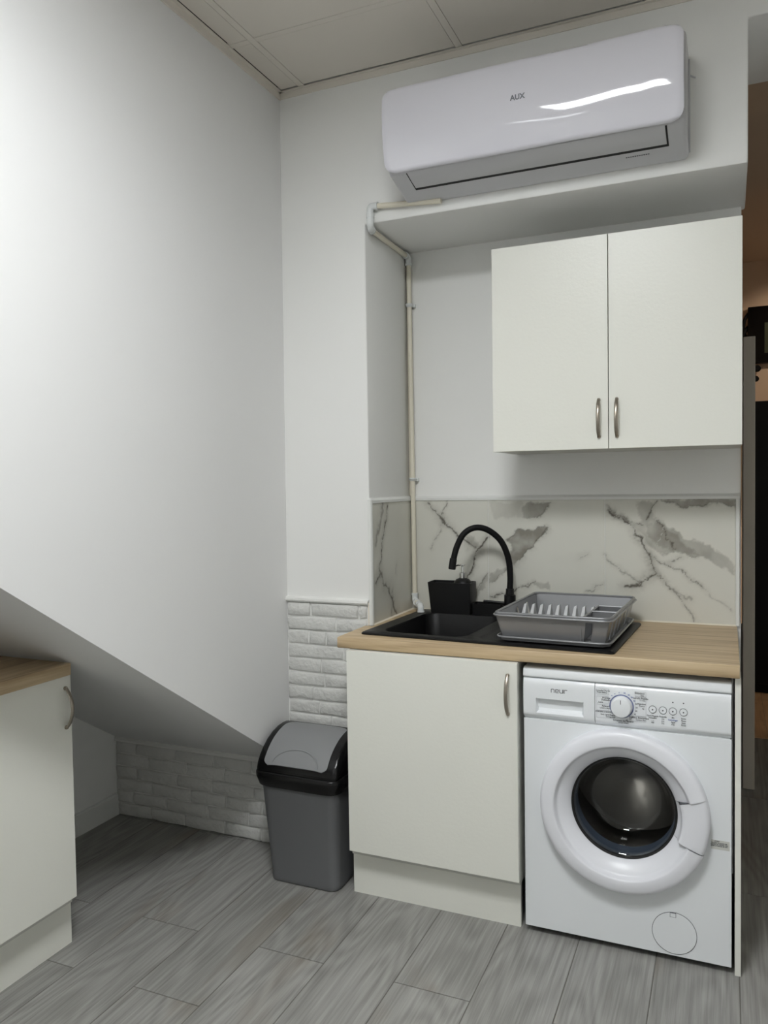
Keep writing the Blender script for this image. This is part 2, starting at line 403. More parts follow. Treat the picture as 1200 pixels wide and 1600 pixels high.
# trims of the brick cladding and of the splashback
bm = new(); prism(bm, [(0, .974), (-.012, .976), (-.016, .982), (-.014, .99), (0, .996)], 'x', 0.0, NX-.006); struct('trim_3', bm, 'plaster')
bm = new(); box(bm, NX-.006, NX-.001, -.011, -.0002, .0, .985, .002); struct('trim_4', bm, 'caulk')
bm = new(); prism(bm, [(NX-.002, -.011), (NX+.009, -.011), (NX+.013, -.005), (NX+.013, .004), (NX+.0002, .004), (NX+.0002, -.0002), (NX-.002, -.0002)], 'z', ZT+.0005, 1.366, .0015, 2); struct('trim_5', bm, 'trim')
bm = new(); prism(bm, [(NX, 1.353), (NX+.012, 1.353), (NX+.012, 1.363), (NX, 1.372)], 'y', .004, ND); prism(bm, [(ND, 1.353), (ND-.012, 1.353), (ND-.012, 1.363), (ND, 1.372)], 'x', NX, 1.612); struct('trim_6', bm, 'trim')
bm = new(); box(bm, 1.6, 1.612, ND-.014, ND, ZT+.0005, 1.354, .002); struct('trim_7', bm, 'trim')
bm = new(); box(bm, 1.616, 1.6195, ND-.006, ND+.05, ZT+.01, 1.85); struct('trim_8', bm, 'tan_edge')
bm = new(); box(bm, NX, NX+.013, ND-.013, ND, 1.372, 2.36, .004); struct('trim_9', bm, 'caulk')
bm = new(); prism(bm, [(ND-.008, ZT), (ND-.013, ZT), (ND-.008, ZT+.005)], 'x', NX+.01, 1.6); prism(bm, [(NX+.008, ZT), (NX+.013, ZT), (NX+.008, ZT+.005)], 'y', .004, ND-.009); struct('trim_10', bm, 'caulk')

# white painted bricks, one by one
def brick(x0, x1, z0, z1):
    g = .0022; x0 += g; x1 -= g; z0 += g; z1 -= g
    n = max(2, int((x1-x0)/.045)); pts = []
    for i in range(n+1): pts.append((x0+(x1-x0)*i/n, z0))
    pts.append((x1, (z0+z1)/2))
    for i in range(n, -1, -1): pts.append((x0+(x1-x0)*i/n, z1))
    pts.append((x0, (z0+z1)/2))
    J = lambda s: rnd.uniform(-s, s)
    pts = [(x+J(.0025), z+J(.0022)) for x, z in pts]; cx, cz = (x0+x1)/2, (z0+z1)/2
    dep = .0065+rnd.uniform(0, .004)
    t = new()
    rings = []
    for s, d in ((0, 0), (.0015, dep*.65), (.007, dep)):
        rg = []
        for x, z in pts:
            ax, az = abs(x-cx), abs(z-cz)
            rg.append((x-math.copysign(min(s, ax), x-cx), -d+(J(.0014) if d else 0), z-math.copysign(min(s*.9, az), z-cz)))
        rings.append(rg)
    vs = [[t.verts.new(p) for p in r] for r in rings]; n = len(pts)
    for A, B in zip(vs, vs[1:]):
        for i in range(n): t.faces.new((A[i], A[(i+1) % n], B[(i+1) % n], B[i]))
    c = t.verts.new((cx+J(.02), -dep-J(.002), cz+J(.006)))
    for i in range(n): t.faces.new((vs[-1][i], vs[-1][(i+1) % n], c))
    bmesh.ops.recalc_face_normals(t, faces=t.faces)
    obj('brick', t, 'brick', wall_back, smooth=True, angle=60)
BH = .975/18
first = {17: [.107, .312], 16: [.215], 15: [.096, .17], 14: [.245], 13: [.149], 12: [.162], 11: [.113], 10: [.139], 9: [.19], 8: [.1, .28]}
for r in range(18):
    z0, z1 = r*BH, (r+1)*BH
    left = AL if z1 <= SZ-.01 else .004
    cuts = []
    if left < 0:
        x = left+(.1 if r % 2 else .19)+rnd.uniform(-.015, .015)
        while x < NX-.07: cuts.append(x); x += rnd.uniform(.17, .215)
    else: cuts = first.get(r, [.12+.1*(r % 2)])
    xs = [left]+cuts+[NX-.012]
    for a, b in zip(xs, xs[1:]): brick(a, b, z0, z1)
bm = new(); prism(bm, [(0, .325), (-.014, .325), (-.016, .333), (0, SZ+.012)], 'x', AL, .0); struct('trim_11', bm, 'plaster')

# marble splashback tiles: the veins are colour in the glaze, set per vertex on a fine grid
VEIN = {}
VEIN['lines']=[
 ([(0.441, 1.347), (0.465, 1.318), (0.489, 1.283), (0.531, 1.249), (0.561, 1.22), (0.597, 1.197), (0.621, 1.175)],0.0055,0.75),
 ([(0.52, 1.344), (0.505, 1.312), (0.495, 1.289)],0.0025,0.6),
 ([(0.507, 1.283), (0.494, 1.225), (0.469, 1.178), (0.45, 1.149)],0.003,0.35),
 ([(0.692, 1.204), (0.662, 1.164), (0.644, 1.124), (0.628, 1.078), (0.607, 1.037), (0.595, 1.019)],0.0045,0.85),
 ([(0.621, 1.175), (0.656, 1.153)],0.006,0.5),
 ([(0.935, 1.241), (0.879, 1.179), (0.829, 1.128), (0.789, 1.082)],0.004,0.6),
 ([(0.772, 1.194), (0.818, 1.234), (0.869, 1.235), (0.924, 1.246)],0.0025,0.5),
 ([(0.789, 1.082), (0.742, 1.047), (0.699, 1.017)],0.003,0.35),
 ([(0.952, 1.345), (0.914, 1.295), (0.869, 1.289)],0.003,0.45),
 ([(0.701, 0.96), (0.776, 0.986), (0.833, 1.011), (0.889, 1.03)],0.003,0.7),
 ([(1.084, 0.996), (1.116, 1.022), (1.147, 1.039)],0.003,0.4),
 ([(1.053, 1.139), (1.077, 1.147)],0.004,0.35),
 ([(0.684, 1.057), (0.654, 1.01), (0.634, 0.957)],0.004,0.5),
 ([(1.154, 1.328), (1.2, 1.291), (1.25, 1.265), (1.28, 1.26)],0.003,0.55),
 ([(1.159, 1.312), (1.23, 1.264), (1.26, 1.228), (1.29, 1.192), (1.305, 1.15), (1.315, 1.114), (1.325, 1.077)],0.0045,0.8),
 ([(1.335, 1.348), (1.315, 1.307), (1.3, 1.275)],0.004,0.7),
 ([(1.34, 1.276), (1.364, 1.234), (1.374, 1.203), (1.393, 1.173)],0.003,0.6),
 ([(1.355, 1.255), (1.345, 1.182)],0.0015,-0.5),
 ([(1.31, 1.14), (1.359, 1.125), (1.417, 1.091), (1.456, 1.056), (1.489, 1.031)],0.003,0.6),
 ([(1.325, 1.077), (1.29, 1.055), (1.27, 1.033), (1.219, 1.029)],0.006,0.75),
 ([(1.308, 1.15), (1.32, 1.098)],0.007,0.6),
 ([(1.33, 1.067), (1.379, 1.037), (1.412, 1.003), (1.432, 0.962), (1.465, 0.912)],0.003,0.5),
 ([(1.339, 1.062), (1.398, 1.023), (1.451, 0.984)],0.003,0.35),
 ([(1.153, 1.147), (1.173, 1.11), (1.219, 1.074), (1.26, 1.054), (1.28, 1.034)],0.003,0.4),
 ([(1.489, 1.031), (1.541, 0.993), (1.596, 0.955)],0.003,0.25),
 ([(1.388, 1.126), (1.417, 1.142)],0.004,0.5),
 ([(1.446, 1.148), (1.484, 1.144)],0.003,0.5),
 ([(1.36, 1.348), (1.408, 1.332), (1.446, 1.322), (1.503, 1.332), (1.55, 1.335), (1.6, 1.319)],0.003,0.5),
]
VEIN['bands']=[
 ([(0.597, 1.22), (0.633, 1.209), (0.656, 1.164), (0.638, 1.152), (0.609, 1.18)],0.45),
 ([(0.772, 1.194), (0.818, 1.234), (0.869, 1.235), (0.924, 1.246), (0.935, 1.241), (0.896, 1.191), (0.857, 1.157), (0.823, 1.117), (0.789, 1.082), (0.777, 1.116), (0.784, 1.161)],0.6),
 ([(0.836, 1.323), (0.87, 1.345), (0.952, 1.345), (0.936, 1.312), (0.908, 1.29), (0.869, 1.29), (0.83, 1.284)],0.4),
 ([(0.705, 1.346), (0.836, 1.345), (0.83, 1.284), (0.721, 1.273)],0.15),
 ([(0.699, 1.057), (0.754, 1.081), (0.789, 1.082), (0.754, 1.048), (0.699, 1.017)],0.4),
 ([(0.878, 1.024), (0.934, 1.037), (0.939, 0.996), (0.9, 1.008)],0.25),
 ([(0.684, 1.062), (0.696, 1.034), (0.648, 0.964), (0.634, 0.963)],0.3),
 ([(1.261, 1.349), (1.335, 1.348), (1.32, 1.312), (1.34, 1.276), (1.389, 1.245), (1.437, 1.209), (1.512, 1.185), (1.559, 1.156), (1.6, 1.116), (1.6, 1.076), (1.55, 1.105), (1.494, 1.139), (1.446, 1.148), (1.389, 1.167), (1.359, 1.151), (1.33, 1.166), (1.3, 1.192), (1.28, 1.223), (1.24, 1.254), (1.281, 1.275), (1.261, 1.307)],0.33),
 ([(1.295, 1.265), (1.345, 1.27), (1.389, 1.229), (1.446, 1.179), (1.484, 1.149), (1.408, 1.157), (1.35, 1.177), (1.31, 1.208)],0.38),
 ([(1.154, 1.333), (1.2, 1.301), (1.26, 1.259), (1.22, 1.259), (1.154, 1.307)],0.2),
 ([(1.355, 1.352), (1.55, 1.355), (1.605, 1.347), (1.605, 1.315), (1.55, 1.335), (1.456, 1.319), (1.398, 1.331)],0.5),
]
VEIN['slines']=[
 ([(0.105, 1.343), (0.084, 1.294), (0.053, 1.237), (0.035, 1.199)],0.012,0.45),
 ([(0.145, 1.339), (0.133, 1.292), (0.116, 1.241), (0.095, 1.194), (0.078, 1.136), (0.072, 1.094), (0.036, 1.055)],0.006,0.8),
 ([(0.072, 1.094), (0.099, 1.043), (0.148, 1.017), (0.178, 0.976), (0.203, 0.936), (0.228, 0.907)],0.011,0.65),
 ([(0.189, 1.007), (0.182, 0.935), (0.175, 0.895)],0.004,0.4),
 ([(0.23, 1.101), (0.224, 1.069)],0.006,0.2),
]
_rs = np.random.RandomState(3)
def vnoise(x, y, f, seed):
    g = np.random.RandomState(seed).rand(64, 64); x = x*f; y = y*f
    xi = np.floor(x).astype(int); yi = np.floor(y).astype(int); fx = x-xi; fy = y-yi; fx = fx*fx*(3-2*fx); fy = fy*fy*(3-2*fy)
    a = g[xi % 64, yi % 64]; b = g[(xi+1) % 64, yi % 64]; c = g[xi % 64, (yi+1) % 64]; d = g[(xi+1) % 64, (yi+1) % 64]
    return (a*(1-fx)+b*fx)*(1-fy)+(c*(1-fx)+d*fx)*fy-.5
def fbm(x, y, f, seed, n=4):
    return sum(vnoise(x, y, f*2**i, seed+i)/2**i for i in range(n))
def vein_colour(u, v, lines, bands):
    wu = u+.016*fbm(u, v, 28, 11)+.006*fbm(u, v, 130, 21, 3); wv = v+.016*fbm(u, v, 28, 31)+.006*fbm(u, v, 130, 41, 3)
    base = np.array(lin((214, 213, 203))); grey = np.array(lin((132, 128, 118))); dark = np.array(lin((78, 72, 64)))
    cl = np.clip(fbm(u, v, 4, 51)*1.2-.1, 0, 1)*.18
    col = base[None]*(1-cl[:, None])+grey[None]*cl[:, None]
    for poly, k in bands:
        P = np.array(poly); ins = np.zeros(len(u), bool); dm = np.full(len(u), 9.)
        for i in range(len(P)):
            (x1, y1), (x2, y2) = P[i], P[(i+1) % len(P)]
            c = ((y1 > wv) != (y2 > wv)) & (wu < (x2-x1)*(wv-y1)/(y2-y1+1e-9)+x1); ins ^= c
            dx, dy = x2-x1, y2-y1; t = np.clip(((wu-x1)*dx+(wv-y1)*dy)/(dx*dx+dy*dy+1e-9), 0, 1); dm = np.minimum(dm, np.hypot(wu-x1-t*dx, wv-y1-t*dy))
        sd = np.where(ins, dm, -dm); a = np.clip(sd/.008+.4, 0, 1)*min(1, k*1.45)*np.clip(1.05+.7*fbm(u, v, 16, 61), .4, 1.5)
        a = np.clip(a, 0, .95)[:, None]; col = col*(1-a)+grey[None]*a
    for poly, wd, k in lines:
        P = np.array(poly); dm = np.full(len(u), 9.)
        for (x1, y1), (x2, y2) in zip(P[:-1], P[1:]):
            dx, dy = x2-x1, y2-y1; t = np.clip(((wu-x1)*dx+(wv-y1)*dy)/(dx*dx+dy*dy+1e-9), 0, 1); dm = np.minimum(dm, np.hypot(wu-x1-t*dx, wv-y1-t*dy))
        ww = wd*np.clip(.75+1.3*fbm(u, v, 40, 71), .25, 2.0)*.8
        a = np.exp(-(dm/ww)**2)*min(1, abs(k)*1.2); h = np.exp(-(dm/(wd*3.4))**2)*abs(k)*.42
        if k < 0: a = a[:, None]; col = col*(1-a)+base[None]*a; continue
        h = h[:, None]; col = col*(1-h)+grey[None]*h
        a = a[:, None]; col = col*(1-a)+dark[None]*a
    return col
def tile(a0, a1, z0, z1, plane, at, lines, bands, n=150):
    """fine front grid plus a rim; plane 'y' faces -y at y=at, plane 'x' faces +x at x=at"""
    nu = max(20, int(n*(a1-a0)/.46)); nv = n
    us = np.linspace(a0, a1, nu+1); vs = np.linspace(z0, z1, nv+1); Ug, Vg = np.meshgrid(us, vs); u, v = Ug.ravel(), Vg.ravel()
    e = .0012; edge = (u < a0+1e-6) | (u > a1-1e-6) | (v < z0+1e-6) | (v > z1-1e-6)
    front = at+edge.astype(float)*(.001 if plane == 'y' else -.001)
    co = np.stack([u, front, v], 1) if plane == 'y' else np.stack([front, u, v], 1)
    idx = np.arange((nu+1)*(nv+1)).reshape(nv+1, nu+1)
    q = np.stack([idx[:-1, :-1], idx[:-1, 1:], idx[1:, 1:], idx[1:, :-1]], -1).reshape(-1, 4)
    per = list(idx[0, :])+list(idx[1:, -1])+list(idx[-1, -2::-1])+list(idx[-2:0, 0])
    bk = co[per].copy(); bk[:, 1 if plane == 'y' else 0] += .0072 if plane == 'y' else -.0072
    nb = len(co); cov = np.vstack([co, bk]); m_ = len(per)
    faces = q.tolist()+[[int(per[(i+1) % m_]), int(per[i]), nb+i, nb+(i+1) % m_] for i in range(m_)]
    me = bpy.data.meshes.new('tile'); me.from_pydata(cov.tolist(), [], faces); me.update()
    col = vein_colour(u, v, lines, bands); col = np.vstack([col, np.tile(np.array(lin((214, 213, 203))), (m_, 1))])
    at_ = me.color_attributes.new('veins', 'FLOAT_COLOR', 'POINT')
    at_.data.foreach_set('color', np.hstack([col, np.ones((len(col), 1))]).astype(np.float32).ravel())
    me.materials.append(M['marble'])
    o = bpy.data.objects.new('tile', me); COL.objects.link(o); o.parent = wall_recess; return o
Y0 = ND-.0085
for a, b in ((NX+.0102, .694), (.6962, 1.1478), (1.15, 1.599)):
    tile(a, b, ZT+.002, 1.3535, 'y', Y0, VEIN['lines'], VEIN['bands'])
tile(.0045, ND-.0095, ZT+.002, 1.3535, 'x', NX+.0082, VEIN['slines'], [])
bm = new(); box(bm, NX, 1.612, ND-.0068, ND, ZT+.001, 1.354); box(bm, NX, NX+.0065, .004, ND, ZT+.001, 1.354); obj('tile_grout', bm, 'trim', wall_recess)

# ================================================================== KITCHEN RUN UNDER THE NICHE
def bow_handle(name, parent, x, z0, z1, y, axis='y', **props):
    """bow handle standing off a door; axis y: door faces -y, axis x: door faces +x (x and y are swapped by the caller)"""
    bm = new(); n = 14; pts = []; L = z1-z0
    for i in range(n+1):
        t = i/n; d = .026*math.sin(PI*t)**.75+.002
        p = (x, y-d, z0+L*t) if axis == 'y' else (y+d, x, z0+L*t)
        pts.append(p)
    tube(bm, pts, [.0062 if .12 < i/n < .88 else .0052 for i in range(n+1)], 10, flat=.62, up=(1, 0, 0) if axis == 'y' else (0, 1, 0))
    for z in (z0+.004, z1-.004):
        if axis == 'y': cyl(bm, (x, y, z), (x, y-.007, z), .0062, .005, 12)
        else: cyl(bm, (y, x, z), (y+.007, x, z), .0062, .005, 12)
    return obj(name, bm, 'nickel', parent, smooth=True, **props)

# worktop with the sink cut-out
SK = Vector((.842, .078)); SR = math.radians(-2.8)
def sk(x, y): return (SK.x+x*math.cos(SR)-y*math.sin(SR), SK.y+x*math.sin(SR)+y*math.cos(SR))
t = thing('worktop', (.97, .08, .8633), 'oak laminate worktop over the washing machine and sink cabinet', 'worktop')
bm = new()
plate_hole(bm, [(.343, -.245), (1.604, -.245), (1.604, ND-.012), (NX+.012, ND-.012), (NX+.012, -.014), (.343, -.014)],
           [[sk(*p) for p in rrect(-.415, .415, -.255, .255, .02, 3)]], .8633, ZT)
ed = [e for e in bm.edges if all(abs(v.co.y+.245) < 1e-5 for v in e.verts) and abs(e.verts[0].co.z-e.verts[1].co.z) < 1e-5]
bmesh.ops.bevel(bm, geom=ed, offset=.0035, segments=3, affect='EDGES', profile=.5)
obj('slab', bm, 'oak', t, smooth=True, angle=40)

t = thing('base_cabinet', (.68, -.24, 0), 'white sink base cabinet between grey bin and washing machine', 'cabinet')
bm = new(); box(bm, .387, .405, -.243, .39, .152, .8615); box(bm, .955, .973, -.243, .39, .152, .8615); box(bm, .405, .955, -.243, .39, .152, .17); box(bm, .405, .955, .38, .39, .17, .8615)
box(bm, .405, .955, -.243, -.225, .80, .8615)
obj('body', bm, 'carc', t)
bm = new(); box(bm, .385, .9745, -.2625, -.2445, .169, .8605, .0012, 2); d = obj('door', bm, 'cab', t)
bow_handle('handle', d, .945, .698, .826, -.2625)
bm = new(); box(bm, .3756, .968, -.2105, -.1945, 0, .1515); obj('plinth', bm, 'cab', t)

bm = new(); box(bm, 1.592, 1.608, -.225, .39, 0, .8628, .0008, 1)
obj('end_panel', bm, 'cab', label='narrow white upright panel right of washing machine supporting the worktop end', category='panel')

# ------------------------------------------------------------------ washing machine
WX0, WX1, WY = .9865, 1.5835, -.226
t = thing('washing_machine', ((WX0+WX1)/2, .05, 0), 'white front-loading washing machine with smoked round door under worktop', 'washing machine')
bm = new(); tt = bmesh.new()
plate_hole(tt, [(WX0+.0015, .022), (WX1-.0015, .022), (WX1-.0015, .683), (WX0+.0015, .683)], [[(1.285+.17*math.cos(2*PI*i/64), .4385+.17*math.sin(2*PI*i/64)) for i in range(64)]], -WY-.003, -WY)
join(bm, tt, TO_FRONT)
for a in ((WX0, WX0+.003, WY+.0015, .32), (WX1-.003, WX1, WY+.0015, .32), (WX0+.003, WX1-.003, .317, .32)): box(bm, *a, .022, .683)
box(bm, WX0+.003, WX1-.003, WY+.004, .317, .022, .026)
obj('body', bm, 'enamel', t)
bm = new(); box(bm, WX0+.004, WX1-.004, WY+.006, .32, .683, .815); box(bm, WX0+.004, WX1-.004, WY+.001, .0, .680, .684)
obj('fascia_core', bm, 'wplast', t)
bm = new(); prism(bm, [(WY-.006, .8165), (WY-.008, .822), (WY-.004, .84), (WY+.006, .846), (.32, .846), (.32, .8165)], 'x', WX0, WX1, .0015, 1); obj('top_panel', bm, 'enamel', t, smooth=True)
# fascia: a lightly bowed front; drawer front left, control panel right
def bow(x): return 0.0
FZ0, FZ1 = .694, .8148; FY = WY-.009
def fascia(bm, x0, x1, hole=None):
    # section bulges towards the front and rolls back at the foot
    prof = [(.0105, FZ1), (.0068, .8118), (.0036, .808), (.0014, .803), (.0004, .797), (-.0005, .79), (-.0012, .75), (-.0006, .715), (.0008, FZ0+.006), (.003, FZ0+.003), (.0165, FZ0-.0085)]
    def fy(z):
        for (a, z1), (b, z2) in zip(prof, prof[1:]):
            if z2 <= z <= z1: return FY+a+(b-a)*(z1-z)/(z1-z2+1e-9)
        return FY
    tt = bmesh.new(); zs = [FZ1, .8118, .808, .803, .797, .79, .77, .7525, .74, .73, .72, .7065, FZ0+.006, FZ0+.003, FZ0-.0085]
    xs = sorted(set([x0, x1]+([hole[0], hole[1]] if hole else [])+[x0+(x1-x0)*i/6 for i in range(1, 6)]))
    if hole: xs = [x for x in xs if not (hole[0] < x < hole[1])]
    V = {}
    for i, x in enumerate(xs):
        for j, z in enumerate(zs): V[i, j] = tt.verts.new((x, fy(z), z))
    for i in range(len(xs)-1):
        for j in range(len(zs)-1):
            if hole and xs[i] >= hole[0]-1e-6 and xs[i+1] <= hole[1]+1e-6 and zs[j] <= hole[3]+1e-6 and zs[j+1] >= hole[2]-1e-6: continue
            tt.faces.new((V[i, j], V[i, j+1], V[i+1, j+1], V[i+1, j]))
    # rims back to the core
    per = [V[i, 0] for i in range(len(xs))]
    per2 = [tt.verts.new((v.co.x, WY+.006, v.co.z)) for v in per]
    for a, b, c, d_ in zip(per, per[1:], per2[1:], per2): tt.faces.new((a, b, c, d_))
    for i in (0, len(xs)-1):
        col = [V[i, j] for j in range(len(zs))]; c2 = [tt.verts.new((v.co.x, WY+.006, v.co.z)) for v in col]
        for a, b, c, d_ in zip(col, col[1:], c2[1:], c2): tt.faces.new((a, b, c, d_))
    if hole:
        hx0, hx1, hz0, hz1 = hole; D = WY+.019
        fr = [(hx0, hz1), (hx1, hz1), (hx1, hz0), (hx0, hz0)]
        a = [tt.verts.new((x, fy(z), z)) for x, z in fr]; dx = .006
        b = [tt.verts.new(p) for p in ((hx0+dx, D, hz1-.002), (hx1-dx, D, hz1-.002), (hx1-dx, FY+.012, hz0+.006), (hx0+dx, FY+.012, hz0+.006))]
        for i in range(4): tt.faces.new((a[i], a[(i+1) % 4], b[(i+1) % 4], b[i]))
        tt.faces.new(b)
    bmesh.ops.remove_doubles(tt, verts=tt.verts, dist=1e-5)
    bmesh.ops.recalc_face_normals(tt, faces=tt.faces)
    # the sheet is open at the back: make sure it faces the room
    f0 = min(tt.faces, key=lambda f: f.calc_center_median().y)
    if f0.normal.y > 0: bmesh.ops.reverse_faces(tt, faces=tt.faces[:])
    join(bm, tt); return bm
drawer = obj('detergent_drawer', fascia(new(), WX0+.001, 1.2052, (1.027, 1.172, .7065, .7525)), 'wplast', t, smooth=True, angle=40)
panel = obj('control_panel', fascia(new(), 1.2068, WX1-.001), 'wplast', t, smooth=True, angle=40)
# wordmark in thin strokes, as printed on the drawer
bm = new(); s = .0125; yy = FY-.0012
def stroke(bm, pts, wd=.0017):
    for (a, b), (c, d_) in zip(pts, pts[1:]):
        dx, dz = c-a, d_-b; L = math.hypot(dx, dz); nx, nz = -dz/L*wd/2, dx/L*wd/2; ex, ez = dx/L*wd/2, dz/L*wd/2
        prism(bm, [(a-ex+nx, b-ez+nz), (a-ex-nx, b-ez-nz), (c+ex-nx, d_+ez-nz), (c+ex+nx, d_+ez+nz)], 'y', yy, yy+.0006)
lx, lz = 1.0745, .7795
for g, o_ in ((((0, 0), (0, .8), (.15, 1), (.8, 1), (.95, .8), (.95, 0)), 0), (((.95, 0), (.15, 0), (0, .2), (0, .8), (.15, 1), (.8, 1), (.95, .8), (.95, .5), (0, .5)), 1.35),
              (((0, 1), (0, .2), (.15, 0), (.8, 0), (.95, .2), (.95, 1)), 2.7), (((0, 0), (0, 1)), 3.8), (((0, 0), (0, .8), (.15, 1), (.8, 1)), 4.15)):
    stroke(bm, [(lx+(o_+a)*s*.78, lz+b*s*.8-s*.4) for a, b in g])
obj('wordmark', bm, 'print', drawer, label='dark thin lettering nevir')
# programme dial
bm = new(); lathe(bm, [(0, .026), (.018, .0258), (.0268, .024), (.0295, .02), (.0305, .002), (.032, 0)], 40, face_on(1.2838, FY-.001, .752)); dial = obj('programme_dial', bm, 'wplast', t, smooth=True)
bm = new(); lathe(bm, [(.0318, .0012), (.0352, .0012), (.0352, 0), (.0318, 0)], 48, face_on(1.2838, FY-.0012, .752)); obj('dial_ring', bm, mat('grey_blue_print', (120, 130, 168), .4), dial)
bm = new(); box(bm, 1.2830, 1.2846, FY-.0275, FY-.0262, .764, .776); obj('pointer', bm, 'print', dial)
# buttons and lamps
for i, x in enumerate((1.3715, 1.400, 1.4272, 1.4562)):
    z = .7515
    bm = new(); lathe(bm, [(0, .003), (.0092, .003), (.0098, .002), (.0098, 0)], 28, face_on(x, FY-.0012, z)); b_ = obj('button', bm, 'wplast', panel, smooth=True)
    bm = new(); lathe(bm, [(.0104, .0008), (.0112, .0008), (.0112, 0), (.0104, 0)], 32, face_on(x, FY-.0012, z)); lathe(bm, [(0, .0006), (.0021, .0006), (.0021, 0)], 12, face_on(x, FY-.0042, z)); obj('button_mark', bm, 'print', b_)
    if i > 1:
        bm = new(); lathe(bm, [(0, .0006), (.002, .0006), (.002, 0)], 12, face_on(x, FY-.0012, z+.026)); obj('indicator_lamp', bm, 'print', panel)
PF = lambda x, z: Matrix.Translation((x, FY-.0016, z)) @ TO_FRONT
def pt(s_, x, z, size=.0072, m='print', b=.00004): text(s_, size, PF(x, z), m, panel, 'panel_print' if m == 'print' else 'blue_panel_print', .0002, b, kind='stuff')
for s_, x, z, *k in (('Lavado Diario', 1.230, .7945), ('Ropa Blanca', 1.228, .7885, .006), ('Prendas', 1.2395, .7725), ('Delicadas', 1.2385, .7665), ('Lana', 1.2235, .759),
        ('Aclarado', 1.2395, .748), ('Lavado a Mano', 1.236, .742, .005), ('Aclarado y centrifugado', 1.238, .7305, .0062), ('Solo centrifugado', 1.245, .7225, .0062), ('Desaguado', 1.252, .7165, .0062),
        ('Limpieza del tambor', 1.289, .7085, .0072), ('Drum Clean', 1.289, .7025, .0058),
        ('Sinteticos', 1.335, .7955), ('Eco', 1.3425, .789, .006), ('Lavado Rapido', 1.338, .7805), ('12 min', 1.343, .7745, .006), ('Algodon', 1.3405, .764), ('Cotton', 1.3415, .7575, .006), ('90', 1.345, .75, .006),
        ('Algodon Economico', 1.333, .7222, .0068), ('Cotton Eco', 1.338, .716, .0058),
        ('Centrifugado', 1.3715, .7325, .0062), ('Velocidad', 1.3715, .7265, .0058), ('-- --', 1.3715, .719, .005), ('400', 1.3715, .713, .0056),
        ('Retardo', 1.400, .7325, .0062), ('3 h', 1.400, .7255, .0058), ('6 h', 1.400, .719, .0058), ('9 h', 1.400, .7125, .0058),
        ('Sin', 1.4275, .7325, .0062), ('Agua', 1.4275, .719, .0058), ('Fria', 1.4275, .7125, .0058), ('Inicio', 1.4562, .7325, .0062), ('Pausa', 1.4562, .726, .0058), ('Start', 1.4562, .7195, .0058), ('Pause', 1.4562, .713, .0058)):
    pt(s_, x, z, *(k or []))
pt('Centrifugar', 1.4275, .7255, .0058, 'bluepr')
for i, a in enumerate((150, 133, 118, 100, 78, 60, 45, 28)): 
    q = math.radians(a); pt('o' if i < 4 else '30', 1.2838+.041*math.cos(q), .752+.041*math.sin(q), .0062, 'bluepr')
for i, a in enumerate((14, 0, -14, -28, -42, -56, -70)):
    q = math.radians(a); pt(('90', '60', '40', '30', '20', '15', '40')[i], 1.2838+.043*math.cos(q), .752+.043*math.sin(q), .0056)
bm = new()
for x0, x1, z0, z1 in ((1.211, 1.247, .782, .8015), (1.211, 1.247, .757, .777), (1.211, 1.247, .734, .7525), (1.211, 1.262, .7115, .7335), (1.322, 1.353, .786, .8), (1.322, 1.353, .7275, .7845), (1.312, 1.353, .711, .7262)):
    for a, b, c, d_ in ((x0, x1, z0, z0+.0005), (x0, x1, z1-.0005, z1), (x0, x0+.0005, z0, z1), (x1-.0005, x1, z0, z1)): box(bm, a, b, FY-.0018, FY-.0014, c, d_)
obj('panel_frame_lines', bm, mat('pale_grey_print', (165, 168, 172), .6), panel, kind='stuff')
# door: lathe ring with a handle segment let into its right side
DC = (1.285, WY, .4385); FM = face_on(*DC)
ring = [(.2435, -.001), (.2435, .014), (.2432, .028), (.2415, .034), (.237, .0385), (.229, .0412), (.215, .0432), (.203, .0436), (.1995, .0425), (.1975, .040), (.1935, .031), (.1905, .0262), (.187, .0245), (.178, .019), (.166, .009), (.158, .000), (.1545, -.0065), (.152, -.018)]
bm = new(); lathe(bm, ring, 110, FM, math.radians(17.2), math.radians(360-21.7)); wd = obj('door', bm, 'ringpl', t, smooth=True, angle=60)
hp = [(.2435, -.001), (.2432, .014), (.242, .028), (.239, .035), (.230, .039), (.205, .0395), (.178, .036), (.170, .0335), (.1675, .030), (.1665, .018), (.163, .006), (.158, .000), (.1545, -.0065), (.152, -.018)]
bm = new(); lathe(bm, hp, 16, FM, math.radians(-21.4), math.radians(16.9)); obj('door_handle', bm, 'ringpl', wd, smooth=True, angle=60)
bm = new()
for a in (17.05, -21.55):
    q = math.radians(a); c, s_ = math.cos(q), math.sin(q)
    poly = [(r, h-.0025) for r, h in hp[:8]]+[(.166, -.001)]
    loft(bm, [[FM @ Vector((r*c-e*s_, r*s_+e*c, h)) for r, h in poly] for e in (-.0006, .0006)])
obj('handle_gap', bm, 'logo', wd, kind='stuff')
bm = new(); lathe(bm, [(.1565, -.006), (.1535, -.0075), (.1495, -.0095), (.1475, -.014), (.1495, -.02)], 72, FM); obj('glass_seal', bm, 'dark', wd, smooth=True)
gl = [(.1495, -.012), (.146, -.0135), (.140, -.021), (.134, -.034), (.127, -.06), (.1175, -.085), (.108, -.099), (.098, -.106), (.08, -.1085), (.05, -.1035), (.025, -.1005), (0, -.0995)]
bm = new(); lathe(bm, gl, 72, FM); obj('door_glass', bm, 'glass', wd, smooth=True, angle=80)
bm = new(); lathe(bm, [(.151, -.016), (.156, -.03), (.158, -.05), (.15, -.066), (.146, -.075), (.152, -.085), (.16, -.09)], 72, FM); obj('gasket', bm, 'gasket', t, smooth=True)
